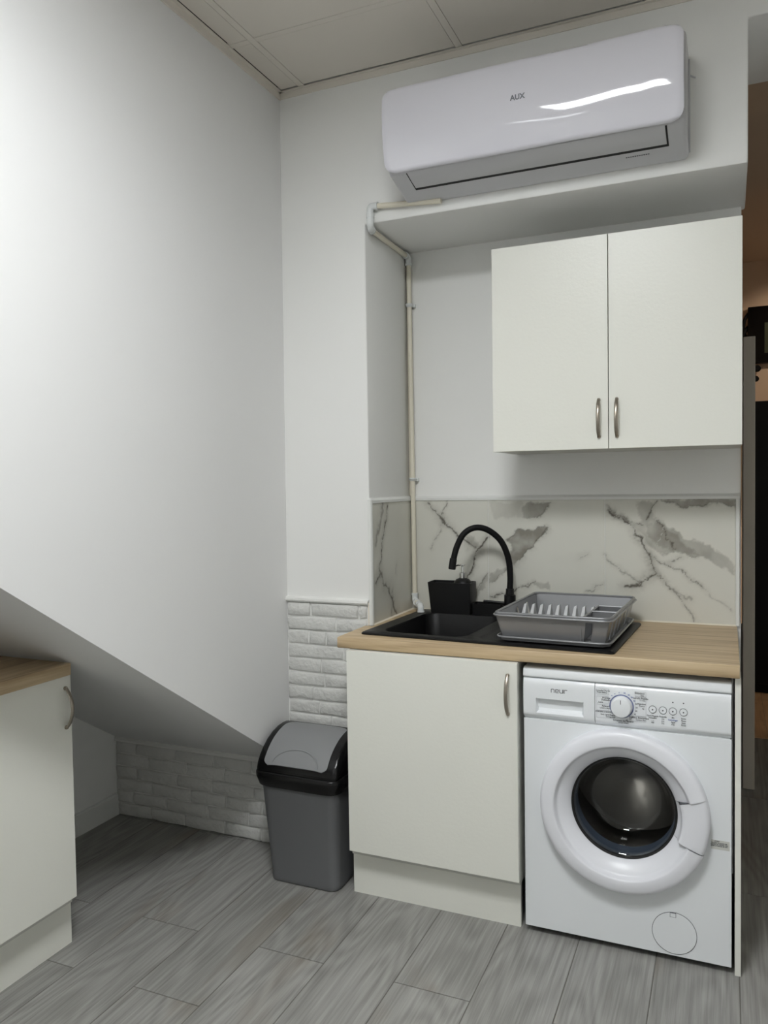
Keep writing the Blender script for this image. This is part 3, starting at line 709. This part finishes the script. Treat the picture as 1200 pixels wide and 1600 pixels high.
bm = new(); lathe(bm, [(.16, -.09), (.215, -.095), (.23, -.12), (.232, -.34), (.215, -.37), (.1, -.385), (.06, -.37), (0, -.365)], 72, FM); obj('drum', bm, 'steel', t, smooth=True)
# filter flap, sticker, feet
bm = new(); lathe(bm, [(0, .0016), (.0605, .0016), (.0615, .0008), (.0615, -.001)], 64, face_on(1.4295, WY, .0895)); ff = obj('filter_cover', bm, 'enamel', t, smooth=True)
bm = new(); lathe(bm, [(.0612, .001), (.0626, .001), (.0626, -.0002), (.0612, -.0002)], 64, face_on(1.4295, WY, .0895)); box(bm, 1.4175, 1.4345, WY-.0026, WY-.0012, .1375, .1505); obj('cover_outline', bm, 'logo', ff)
bm = new(); box(bm, 1.4187, 1.4333, WY-.0034, WY-.002, .1387, .1493); obj('cover_catch', bm, 'enamel', ff)
bm = new(); box(bm, 1.530, 1.5785, WY-.0006, WY, .3605, .3875); stk = obj('sticker', bm, 'sticker', t)
for i, (s_, z, dx) in enumerate((('AVISO', .3845, -.008), ('No abrir la puerta del', .3795, -.002), ('aparato en marcha. Lea', .3752, -.002), ('antes el manual de uso', .3709, -.002))):
    text(s_, .0048, Matrix.Translation((1.553+dx, WY-.001, z)) @ TO_FRONT, 'print', stk, 'sticker_print', .0001, .00015)
for x in (WX0+.05, WX1-.05):
    for y in (WY+.06, .27):
        bm = new(); cyl(bm, (x, y, 0), (x, y, .026), .022, .018, 16); obj('foot', bm, 'blackpl', t, smooth=True)
bm = new(); box(bm, WX0+.03, WX1-.03, WY+.02, .3, .012, .024); obj('base_tray', bm, 'dark', t)

# ------------------------------------------------------------------ wall cabinet
t = thing('wall_cabinet', (1.2145, .23, 1.531), 'white two-door wall cabinet hanging in the niche under the air conditioner', 'cabinet')
bm = new()
for a in ((.8155, .8335, .084, ND-.001, 1.531, 2.2365), (1.5955, 1.6135, .084, ND-.001, 1.531, 2.2365), (.8335, 1.5955, .084, ND-.001, 1.531, 1.549), (.8335, 1.5955, .084, ND-.001, 2.2185, 2.2365), (.8335, 1.5955, ND-.012, ND-.001, 1.549, 2.2185)): box(bm, *a)
obj('body', bm, 'carc', t)
for x0, x1, hx in ((.8146, 1.2084, 1.1785), (1.2108, 1.6146, 1.2365)):
    bm = new(); box(bm, x0, x1, .0645, .0825, 1.5305, 2.2378, .0012, 2); d = obj('door', bm, 'cab', t)
    bow_handle('handle', d, hx, 1.567, 1.697, .0645)

# ------------------------------------------------------------------ sink and what stands on it
t = thing('sink', (SK.x, SK.y, ZT), 'black composite sink with bowl left and drainer right, set into worktop', 'sink')
def lp(pts, z): return [(*sk(x, y), z) for x, y in pts]
OUT = rrect(-.4325, .4325, -.2725, .2725, .012, 3)
bowl = rrect(-.375, -.062, -.232, .195, .05, 6); drn = rrect(-.02, .405, -.245, .175, .04, 6)
bm = new(); tt = bmesh.new(); LOOPS = []
ztop = ZT+.0085
for pts, z in ((rrect(-.4325+.004, .4325-.004, -.2725+.004, .2725-.004, .010, 3), ztop), (bowl, ztop), (drn, ztop)):
    vs = [tt.verts.new(p) for p in lp(pts, z)]; LOOPS.append(vs)
ed = [tt.edges.new((v[i], v[(i+1) % len(v)])) for v in LOOPS for i in range(len(v))]
bmesh.ops.triangle_fill(tt, use_beauty=True, edges=ed)
def down(vs, loops, cap=True):
    for l_ in loops:
        nx = [tt.verts.new(p) for p in l_]
        for i in range(len(vs)): tt.faces.new((vs[i], vs[(i+1) % len(vs)], nx[(i+1) % len(nx)], nx[i]))
        vs = nx
    if cap: tt.faces.new(vs)
down(LOOPS[0], [lp(OUT, ZT+.005), lp(OUT, ZT+.0002), lp(rrect(-.41, .41, -.25, .25, .012, 3), ZT+.0002)], False)
def inset(pts, e): 
    cx = sum(p[0] for p in pts)/len(pts); cy = sum(p[1] for p in pts)/len(pts)
    hx = max(p[0] for p in pts)-cx; hy = max(p[1] for p in pts)-cy
    return [(cx+(x-cx)*(1-e/hx), cy+(y-cy)*(1-e/hy)) for x, y in pts]
down(LOOPS[1], [lp(inset(bowl, .004), ztop-.005), lp(inset(bowl, .008), ztop-.12), lp(inset(bowl, .018), ztop-.165), lp(inset(bowl, .04), ztop-.178)])
down(LOOPS[2], [lp(inset(drn, .004), ztop-.003), lp(inset(drn, .012), ztop-.006)])
bmesh.ops.recalc_face_normals(tt, faces=tt.faces); join(bm, tt)
obj('basin', bm, 'granite', t, smooth=True, angle=45)
bm = new(); lathe(bm, [(.044, 0), (.044, .003), (.038, .004), (.034, .001), (.0, .001)], 32, Matrix.Translation((*sk(-.22, -.02), ztop-.1775))); obj('drain', bm, 'chrome', t, smooth=True)

t = thing('mixer_tap', (.801, .33, ztop), 'black sink mixer tap with tall curved flexible spout', 'tap')
bm = new(); cyl(bm, (.801, .33, ztop), (.801, .33, ztop+.006), .027, .026, 28); cyl(bm, (.801, .33, ztop+.006), (.801, .33, .988), .0228, .0222, 28, .002); obj('body', bm, 'blackpl', t, smooth=True)
bm = new(); cyl(bm, (.801, .33, .988), (.8012, .33, 1.012), .0165, .0155, 24, .0015); obj('collar', bm, 'blackpl', t, smooth=True)
sp = spline([(.8012, .33, 1.010), (.803, .33, 1.06), (.797, .326, 1.13), (.772, .311, 1.198), (.727, .288, 1.241), (.683, .265, 1.2505), (.645, .245, 1.228), (.621, .232, 1.180), (.6085, .2245, 1.130), (.6055, .2235, 1.112)], 7)
bm = new(); tube(bm, sp, .0118, 16); obj('spout', bm, 'hose', t, smooth=True)
bm = new(); cyl(bm, (.6085, .2247, 1.135), (.6025, .2225, 1.092), .0138, .0142, 20, .002); obj('nozzle', bm, 'blackpl', t, smooth=True)
bm = new(); cyl(bm, (.781, .326, .955), (.70, .312, .962), .006, .0045, 12, .001); obj('lever', bm, 'blackpl', t, smooth=True)

t = thing('sink_caddy', (.56, .32, ztop), 'matt black tidy box behind the sink bowl holding soap dispenser', 'caddy')
def frus(bm, x0, x1, y0, y1, z0, z1, tx=.008, ty=.004, r=.006, wall=0., floor_=.004):
    a = rrect(x0+tx, x1-tx*.2, y0+ty, y1, r, 3); b = rrect(x0, x1, y0, y1, r, 3)
    L = [[(x, y, z0) for x, y in a], [(x, y, z1) for x, y in b]]
    if wall:
        L += [[(x, y, z1) for x, y in rrect(x0+wall, x1-wall, y0+wall, y1-wall, r*.7, 3)], [(x, y, z0+floor_) for x, y in rrect(x0+tx+wall, x1-tx*.2-wall, y0+ty+wall, y1-wall, r*.7, 3)]]
    loft(bm, L)
bm = new(); frus(bm, .478, .655, .283, .368, ztop, 1.031, .012, .004, .005, .003, .006); obj('tall_box', bm, 'blackpl', t, smooth=True)
bm = new(); frus(bm, .6555, .772, .300, .362, ztop, .951, .0, .002, .005, .003, .005); obj('low_tray', bm, 'blackpl', t, smooth=True)
t = thing('soap_dispenser', (.612, .326, ztop+.006), 'black soap dispenser bottle with chrome pump standing in black tidy box', 'soap dispenser')
SM = Matrix.Translation((.612, .326, 0))
bm = new(); lathe(bm, [(0, ztop+.0065), (.036, ztop+.0065), (.037, ztop+.012), (.037, 1.022), (.034, 1.033), (.026, 1.042), (.016, 1.0465), (.013, 1.048), (0, 1.048)], 32, SM); obj('bottle', bm, 'blackpl', t, smooth=True)
bm = new(); lathe(bm, [(.013, 1.048), (.0135, 1.068), (.011, 1.070), (.005, 1.071), (.0048, 1.094), (.007, 1.095), (.0115, 1.098), (.0115, 1.1005), (0, 1.102)], 24, SM); tube(bm, [(.612, .326, 1.0985), (.595, .318, 1.0985), (.586, .314, 1.0955)], .0034, 8); obj('pump', bm, 'chrome', t, smooth=True)

# ------------------------------------------------------------------ dish rack in its tray
RO = Vector((1.072, .075)); RR = math.radians(-2.4)
def rk(x, y, z): return (RO.x+x*math.cos(RR)-y*math.sin(RR), RO.y+x*math.sin(RR)+y*math.cos(RR), z)
zb = ztop+.0004
t = thing('drip_tray', (RO.x, RO.y, zb), 'shallow silver-grey tray on the sink drainer beneath the dish rack', 'tray')
bm = new()
TL = lambda e, z, r=.03: [rk(x, y, z) for x, y in rrect(-.183+e, .183-e, -.248+e, .248-e, r, 5)]
loft(bm, [TL(.010, zb), TL(.004, zb+.003), TL(.0, zb+.013), TL(.004, zb+.013), TL(.012, zb+.004), ])
obj('tray', bm, 'rack', t, smooth=True)
bm = new(); tube(bm, TL(.001, zb+.0135), .0036, 8, closed=True, up=(0, 0, 1)); obj('rim', bm, 'rack', t, smooth=True)
t = thing('dish_rack', (RO.x, RO.y, zb+.006), 'silver-grey plastic dish rack with plate pegs and cutlery compartment', 'dish rack')
Zb, Zt = zb+.006, 1.0
HXb, HYb, HXt, HYt = .163, .226, .183, .249
def wp(side, s_, h):
    """point on the tapered wall: side f, b, l, r; s_ from 0 to 1 along it; h from 0 bottom to 1 top"""
    hx = HXb+(HXt-HXb)*h; hy = HYb+(HYt-HYb)*h; z = Zb+(Zt-Zb)*h
    return {'f': (-hx+2*hx*s_, -hy, z), 'b': (-hx+2*hx*s_, hy, z), 'l': (-hx, -hy+2*hy*s_, z), 'r': (hx, -hy+2*hy*s_, z)}[side]
bm = new(); inn = {'f': (0, .003), 'b': (0, -.003), 'l': (.003, 0), 'r': (-.003, 0)}
def wallp(side, a, b, h0, h1):
    q = [wp(side, a, h0), wp(side, b, h0), wp(side, b, h1), wp(side, a, h1)]; i = inn[side]
    hexa(bm, [rk(*p) for p in q], [rk(p[0]+i[0], p[1]+i[1], p[2]) for p in q])
wallp('f', 0, .80, 0, .97); wallp('f', .868, 1, 0, .97); wallp('f', .80, .868, .82, .97); wallp('b', 0, 1, 0, .97)
for a, b in ((0, .12), (.17, .28), (.33, .44), (.49, .6), (.65, .76), (.81, 1)): wallp('r', a, b, 0, .97)
for a, b in ((.12, .17), (.28, .33), (.44, .49), (.6, .65), (.76, .81)): wallp('r', a, b, .82, .97); wallp('r', a, b, 0, .06)
for a, b in ((0, .2), (.25, .45), (.5, .7), (.75, 1)): wallp('l', a, b, 0, .97)
for a, b in ((.2, .25), (.45, .5), (.7, .75)): wallp('l', a, b, .82, .97); wallp('l', a, b, 0, .06)
for i in range(12):
    y = -HYb+.004+i*.0378
    hexa(bm, [rk(-HXb, y, Zb), rk(.085, y, Zb), rk(.085, y+.026, Zb), rk(-HXb, y+.026, Zb)], [rk(-HXb, y, Zb+.003), rk(.085, y, Zb+.003), rk(.085, y+.026, Zb+.003), rk(-HXb, y+.026, Zb+.003)])
hexa(bm, [rk(-.01, -HYb, Zb+.0005), rk(.01, -HYb, Zb+.0005), rk(.01, HYb, Zb+.0005), rk(-.01, HYb, Zb+.0005)], [rk(-.01, -HYb, Zb+.004), rk(.01, -HYb, Zb+.004), rk(.01, HYb, Zb+.004), rk(-.01, HYb, Zb+.004)])
obj('basket', bm, 'rack', t)
bm = new(); loop = [rk(x, y, 1.0) for x, y in rrect(-.1835, .1835, -.2495, .2495, .022, 5)]
lo = [rk(x, y, .9935) for x, y in rrect(-.19, .19, -.256, .256, .026, 5)]
tube(bm, loop, .0045, 10, closed=True, up=(0, 0, 1)); tube(bm, lo, .0032, 8, closed=True, up=(0, 0, 1))
loft(bm, [loop, lo, [rk(x, y, .990) for x, y in rrect(-.1815, .1815, -.2475, .2475, .02, 5)]], False, False)
obj('rim', bm, 'rack', t, smooth=True)
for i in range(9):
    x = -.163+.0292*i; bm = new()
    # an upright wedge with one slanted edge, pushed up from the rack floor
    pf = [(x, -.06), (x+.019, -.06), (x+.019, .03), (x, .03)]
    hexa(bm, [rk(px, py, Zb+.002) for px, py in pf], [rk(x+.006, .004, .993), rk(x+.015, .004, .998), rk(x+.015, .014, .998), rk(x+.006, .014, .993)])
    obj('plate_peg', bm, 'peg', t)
bm = new()
C0, C1, C2 = -.236, -.07, .05
for y0 in (C1, C2): hexa(bm, [rk(.0925, y0, Zb+.003), rk(.165, y0, Zb+.003), rk(.165, y0+.003, Zb+.003), rk(.0925, y0+.003, Zb+.003)], [rk(.0925, y0, .992), rk(.181, y0, .992), rk(.181, y0+.003, .992), rk(.0925, y0+.003, .992)])
hexa(bm, [rk(.0905, C0, Zb+.003), rk(.0935, C0, Zb+.003), rk(.0935, C2+.003, Zb+.003), rk(.0905, C2+.003, Zb+.003)], [rk(.0905, C0-.008, .992), rk(.0935, C0-.008, .992), rk(.0935, C2+.003, .992), rk(.0905, C2+.003, .992)])
hexa(bm, [rk(.0935, C0+.01, Zb+.003), rk(.160, C0+.01, Zb+.003), rk(.160, C2, Zb+.003), rk(.0935, C2, Zb+.003)], [rk(.0935, C0+.01, Zb+.005), rk(.160, C0+.01, Zb+.005), rk(.160, C2, Zb+.005), rk(.0935, C2, Zb+.005)])
for a, b in (((.091, C1+.0015), (.181, C1+.0015)), ((.091, C2+.0015), (.181, C2+.0015)), ((.092, C0-.008), (.092, C2))): tube(bm, [rk(*a, .993), rk(*b, .993)], .0034, 8)
obj('cutlery_compartment', bm, 'rack', t)

# ------------------------------------------------------------------ drain pipe of the air conditioner
t = thing('drain_pipe', (.385, 0, 2.4), 'ivory plastic drain pipe from air conditioner down niche corner into sink', 'pipe')
pA = [(.66, -.0148, 2.405), (.41, -.0148, 2.424)]
bm = new(); cyl(bm, pA[0], pA[1], .0098, seg=16); obj('pipe_section', bm, 'pipe', t, smooth=True)
def elbow(a, b, c, r=.0128):
    bm = new(); P = spline([a, Vector(a).lerp(Vector(b), .72), Vector(b).lerp((Vector(a)+Vector(c))/2, .28), Vector(c).lerp(Vector(b), .72), c], 5); tube(bm, P, r, 14)
    cyl(bm, a, Vector(a).lerp(Vector(b), .25), r+.0016, seg=16); cyl(bm, c, Vector(c).lerp(Vector(b), .25), r+.0016, seg=16)
    return obj('elbow', bm, 'elbow', t, smooth=True)
elbow((.419, -.0148, 2.4235), (.388, -.0148, 2.4255), (.388, -.0148, 2.396))
elbow((.388, -.0148, 2.397), (.3875, -.0148, 2.352), (.3745, .03, 2.3545))
bm = new(); cyl(bm, (.376, .012, 2.3545), (.3725, .372, 2.351), .0098, seg=16); obj('pipe_section', bm, 'pipe', t, smooth=True)
elbow((.3728, .358, 2.351), (.3735, .391, 2.351), (.3738, .391, 2.315))
bm = new(); cyl(bm, (.3738, .391, 2.335), (.3835, .3885, .955), .0098, seg=16); obj('pipe_section', bm, 'pipe', t, smooth=True)
elbow((.3835, .3885, .97), (.384, .388, .936), (.404, .355, .936))
bm = new(); cyl(bm, (.396, .368, .936), (.444, .288, .935), .0092, seg=16); obj('pipe_section', bm, 'pipe', t, smooth=True)
elbow((.428, .315, .935), (.452, .275, .935), (.4525, .2745, .9112))
for z in (2.153, 1.44):
    x = .3752+(2.3-z)*.0068
    bm = new(); tube(bm, [(x+.0115*math.cos(q), .3895+.0115*math.sin(q)-.0005, z) for q in np.linspace(-2.6, 1.7, 12)], .004, 6, flat=2.2); box(bm, x+.006, x+.02, .394, .4035 if z < 1.36 else ND-.0005, z-.007, z+.007, .002); obj('pipe_clip', bm, 'elbow', t, smooth=True)

# ------------------------------------------------------------------ air conditioner
t = thing('air_conditioner', (.995, -.1, 2.41), 'white split air conditioner with glossy curved front above the niche', 'air conditioner')
bm = new()
prof = [(-.001, 2.4085), (-.02, 2.411), (-.176, 2.4525), (-.184, 2.462), (-.188, 2.50), (-.186, 2.69), (-.176, 2.714), (-.15, 2.725), (-.001, 2.728)]
prism(bm, prof, 'x', .532, 1.4625, .012, 3); obj('casing', bm, 'acbody', t, smooth=True, angle=50)
# front panel: convex sheet with rounded corners
PX0, PX1, PZ0, PZ1, PR = .529, 1.4585, 2.4515, 2.7155, .034
th0, th1 = math.radians(-16.5), math.radians(9.)
def pth(z, x):
    k = (z-PZ0)/(PZ1-PZ0); return th0+(th1-th0)*k
def py(z, x):
    # dy/dz = tan(theta); integrated in closed form for a linear theta; a faint sideways warp of the thin sheet
    k = (th1-th0)/(PZ1-PZ0)
    q = lambda zz: -math.log(math.cos(th0+k*(zz-PZ0)))/k
    w_ = .024*math.exp(-((x-1.14)/.115)**2)*(z-2.57)+.006*math.sin((x-1.3)*55)*math.exp(-((x-1.36)/.05)**2)*(z-2.57)
    return -.2275+q(z)+w_
bm = new(); tt = bmesh.new(); NZ_, NX_ = 44, 90; G = {}
for j in range(NZ_+1):
    z = PZ0+(PZ1-PZ0)*j/NZ_; e = 0.
    dz = min(z-PZ0, PZ1-z)
    if dz < PR: e = PR-math.sqrt(max(0, PR*PR-(PR-dz)**2))
    for i in range(NX_+1):
        x = PX0+e+(PX1-PX0-2*e)*i/NX_
        ew = min(x-PX0-e, PX1-e-x); rl = .004*max(0, 1-ew/.012)**2+.004*max(0, 1-dz/.006)**2
        for s_, d_ in ((0, rl), (1, .0095)): G[i, j, s_] = tt.verts.new((x, py(z, x)+d_+(0 if s_ == 0 else .002), z))
for j in range(NZ_):
    for i in range(NX_):
        tt.faces.new((G[i, j, 0], G[i+1, j, 0], G[i+1, j+1, 0], G[i, j+1, 0])); tt.faces.new((G[i, j, 1], G[i, j+1, 1], G[i+1, j+1, 1], G[i+1, j, 1]))
for i in range(NX_):
    for j in (0, NZ_): tt.faces.new((G[i, j, 0], G[i+1, j, 0], G[i+1, j, 1], G[i, j, 1]))
for j in range(NZ_):
    for i in (0, NX_): tt.faces.new((G[i, j, 0], G[i, j+1, 0], G[i, j+1, 1], G[i, j, 1]))
bmesh.ops.recalc_face_normals(tt, faces=tt.faces); join(bm, tt); fp = obj('front_panel', bm, 'ac', t, smooth=True, angle=50)
yl = py(2.6, .985)
text('AUX', .0215, Matrix.Translation((.983, yl-.0006, 2.599)) @ Matrix.Rotation(math.radians(4.5), 4, 'X') @ TO_FRONT, 'logo', fp, 'wordmark', .0006, .0006, label='grey metallic lettering AUX')
# louvre flap in front of a dark outlet on the sloping underside
def und(s_, d=0.): return (-.176+.156*s_-d*.257, 2.4525-.0415*s_-d*.966)
bm = new(); prism(bm, [und(.0, .0006), und(.585, .0006), und(.585, -.004), und(.0, -.004)], 'x', .5935, 1.4105); obj('air_outlet', bm, 'dark', t)
bm = new(); prism(bm, [und(-.05, .001), und(-.02, .0035), und(.25, .0048), und(.49, .0035), und(.505, .0015), und(.49, .0007), und(.0, .0007)], 'x', .599, 1.405); obj('louvre_flap', bm, 'acbody', t, smooth=True, angle=40)
bm = new()
for i in range(11): prism(bm, [und(.70, .0002), und(.725, .0002), und(.725, .0006), und(.70, .0006)], 'x', 1.283+.0065*i, 1.2875+.0065*i)
obj('small_print', bm, 'print', t)
bm = new(); box(bm, 1.4625, 1.467, -.03, -.001, 2.43, 2.70, .001, 1); cyl(bm, (1.466, -.008, 2.66), (1.482, -.003, 2.652), .003, .0025, 8); obj('mounting_bracket', bm, 'acbody', t)

# ------------------------------------------------------------------ swing-lid bin
t = thing('swing_lid_bin', (.19, -.13, 0), 'grey plastic waste bin with black rim and grey swing lid beside cabinet', 'bin')
def bl(x0, x1, y0, y1, r, z): return [(x, y, z) for x, y in rrect(x0, x1, y0, y1, r, 6)]
bm = new()
loft(bm, [bl(.060, .322, -.244, -.052, .03, 0), bl(.054, .327, -.250, -.046, .034, .004), bl(.053, .328, -.2505, -.0455, .034, .018), bl(.0545, .3265, -.249, -.047, .034, .0205), bl(.021, .3345, -.262, -.031, .04, .362), bl(.0235, .332, -.259, -.034, .038, .362), bl(.056, .325, -.247, -.05, .03, .006)])
obj('body', bm, 'binbody', t, smooth=True, angle=50)
bm = new()
loft(bm, [bl(.017, .338, -.267, -.027, .042, .348), bl(.012, .343, -.271, -.0225, .045, .352), bl(.006, .3475, -.276, -.019, .047, .372), bl(.0025, .3495, -.278, -.0165, .048, .380), bl(.0025, .3495, -.278, -.0165, .048, .396), bl(.006, .3465, -.274, -.019, .046, .401), bl(.018, .335, -.264, -.028, .04, .403)])
lid = obj('lid_frame', bm, 'binblk', t, smooth=True, angle=50)
hood = [(-.268, .392), (-.266, .412), (-.258, .432), (-.243, .453), (-.220, .476), (-.19, .497), (-.155, .513), (-.115, .523), (-.075, .5265), (-.045, .522), (-.028, .508), (-.024, .392)]
bm = new(); prism(bm, hood, 'x', .013, .339, .017, 4); obj('hood', bm, 'binblk', lid, smooth=True, angle=50)
arc = [(-.2635, .4285), (-.246, .4525), (-.222, .4775), (-.192, .499), (-.156, .5155), (-.115, .5258), (-.078, .5292)]
AR = spline([(0, a, b) for a, b in arc], 5)
def halfw(k):  # flap outline in plan: rounded ends, slightly waisted
    return .127-.018*max(0, 1-k/.1)**2-.012*max(0, (k-.9)/.1)**2
bm = new(); tt = bmesh.new(); rows = []
for i, p in enumerate(AR):
    k = i/(len(AR)-1); hw = halfw(k); row = []
    for j in range(15):
        u = -1+2*j/14; row.append(tt.verts.new((.172+hw*u, p.y, p.z+.001-.004*abs(u)**6)))
    rows.append(row)
for A, B in zip(rows, rows[1:]):
    for j in range(14): tt.faces.new((A[j], A[j+1], B[j+1], B[j]))
ext = bmesh.ops.extrude_face_region(tt, geom=tt.faces[:])
bmesh.ops.translate(tt, verts=[v for v in ext['geom'] if isinstance(v, bmesh.types.BMVert)], vec=(0, .006, -.006))
bmesh.ops.recalc_face_normals(tt, faces=tt.faces); join(bm, tt); flp = obj('swing_lid', bm, 'binlid', t, smooth=True, angle=50)
def onlid(u, k):
    i = min(len(AR)-2, int(k*(len(AR)-1))); f_ = k*(len(AR)-1)-i; p = AR[i].lerp(AR[i+1], f_); return (.172+.127*u, p.y-.0005, p.z+.0012)
bm = new(); tube(bm, [onlid(-.72*math.cos(PI*s_), .03+.30*math.sin(PI*s_)) for s_ in np.linspace(0, 1, 30)], .0028, 6); obj('push_arc', bm, 'binlid', flp, smooth=True)

# ------------------------------------------------------------------ left unit under the stairs
t = thing('low_cabinet', (-.52, -1.15, 0), 'white base cabinet under the sloping stair soffit at left', 'cabinet')
bm = new(); box(bm, -.85, -.2815, -1.446, -.8475, .15, .861); obj('body', bm, 'carc', t)
bm = new(); box(bm, -.2808, -.2628, -1.444, -.8455, .1695, .8605, .0012, 2); d = obj('door', bm, 'cab', t)
bow_handle('handle', d, -.869, .698, .825, -.2628, 'x')
bm = new(); box(bm, -.332, -.3155, -1.446, -.82, 0, .1498); obj('plinth', bm, 'cab', t)
t = thing('low_worktop', (-.55, -1.16, .8633), 'oak laminate worktop on the low cabinet at left, its end against the sloping soffit', 'worktop')
bm = new(); box(bm, -.868, -.239, -1.455, -.866, .8633, ZT, .0025, 2); me_ = obj('slab', bm, 'oak_y', t, smooth=True, angle=40)

# ------------------------------------------------------------------ ceiling panel light (the lamp of the room) and the added fill panel
for (cx_, cy_), lb in zip(LIGHTS, ('square white LED panel light in the ceiling in front of the kitchen run', 'added square fill light panel in the ceiling behind the camera')):
    t = thing('ceiling_panel_light', (cx_, cy_, ZC), lb, 'ceiling light'); h, f_ = .2955, .272
    bm = new()
    for a in ((-h, h, -h, -f_), (-h, h, f_, h), (-h, -f_, -f_, f_), (f_, h, -f_, f_)): box(bm, cx_+a[0], cx_+a[1], cy_+a[2], cy_+a[3], ZC-.003, ZC+.012)
    obj('frame', bm, 'alu', t)
    bm = new(); box(bm, cx_-f_, cx_+f_, cy_-f_, cy_+f_, ZC-.0015, ZC+.008); obj('diffuser', bm, 'lens' if cy_ > -3 else 'lens_fill', t)

# ------------------------------------------------------------------ the room beyond the passage
t = thing('wall_screen', (2.02, YFAR-.04, 2.235), 'black framed screen high on the far wall beyond the passage', 'screen')
bm = new(); box(bm, 1.705, 2.34, YFAR-.07, YFAR-.001, 2.237, 2.634, .006); obj('housing', bm, 'blackgl', t, smooth=True)
bm = new(); box(bm, 1.812, 2.27, YFAR-.072, YFAR-.069, 2.305, 2.516); obj('display', bm, 'screen', t)
bm = new(); tube(bm, spline([(1.715, YFAR-.04, 2.6), (1.685, YFAR-.05, 2.55), (1.675, YFAR-.04, 2.47), (1.69, YFAR-.03, 2.43), (1.67, YFAR-.04, 2.39), (1.715, YFAR-.03, 2.44)], 6), .012, 8); tube(bm, spline([(1.712, YFAR-.03, 2.5), (1.68, YFAR-.05, 2.46), (1.668, YFAR-.05, 2.41), (1.69, YFAR-.03, 2.37)], 6), .016, 8); obj('cable', bm, 'blackmt', t, smooth=True)
for (x, z, r), lb in zip(((1.765, 2.2, .026), (1.757, 2.128, .022)), ('black wall hook close below the black framed screen', 'lower small black wall hook above the tall black cabinet')):
    bm = new(); cyl(bm, (x, YFAR, z), (x, YFAR-.05, z), r*.5, r*.45, 14); cyl(bm, (x, YFAR-.045, z), (x, YFAR-.06, z+.004), r, r*.9, 16, .003)
    obj('wall_hook', bm, 'blackmt', smooth=True, label=lb, category='hook')
t = thing('black_cabinet', (2.1, 3.3, 0), 'tall black cabinet standing on the parquet beyond the passage', 'cabinet')
bm = new(); box(bm, 1.70, 2.5, 3.09, YFAR-.02, .06, 1.93, .004); box(bm, 1.72, 2.48, 3.11, YFAR-.03, 0, .06); obj('body', bm, 'blackgl', t)
for x0, x1 in ((1.703, 2.099), (2.101, 2.497)):
    bm = new(); box(bm, x0, x1, 3.072, 3.0895, .07, 1.925, .002); d = obj('door', bm, 'blackgl', t)
    bm = new(); hx = x1-.03 if x0 < 2 else x0+.03; cyl(bm, (hx, 3.06, 1.0), (hx, 3.06, 1.2), .006, seg=10); cyl(bm, (hx, 3.0725, 1.02), (hx, 3.06, 1.02), .004, seg=8); cyl(bm, (hx, 3.0725, 1.18), (hx, 3.06, 1.18), .004, seg=8); obj('handle', bm, 'blackgl', d)
ld = bpy.data.lights.new('far_room_spot', 'SPOT'); lo_ = bpy.data.objects.new('far_room_spot', ld); COL.objects.link(lo_)
ld.energy = FAR_LAMP; ld.color = (1., .83, .66); ld.spot_size = math.radians(106); ld.spot_blend = .25; ld.shadow_soft_size = .06
lo_.location = (2.35, 2.5, 2.8); lo_.rotation_euler = (math.radians(42), 0, 0)

flush_texts()
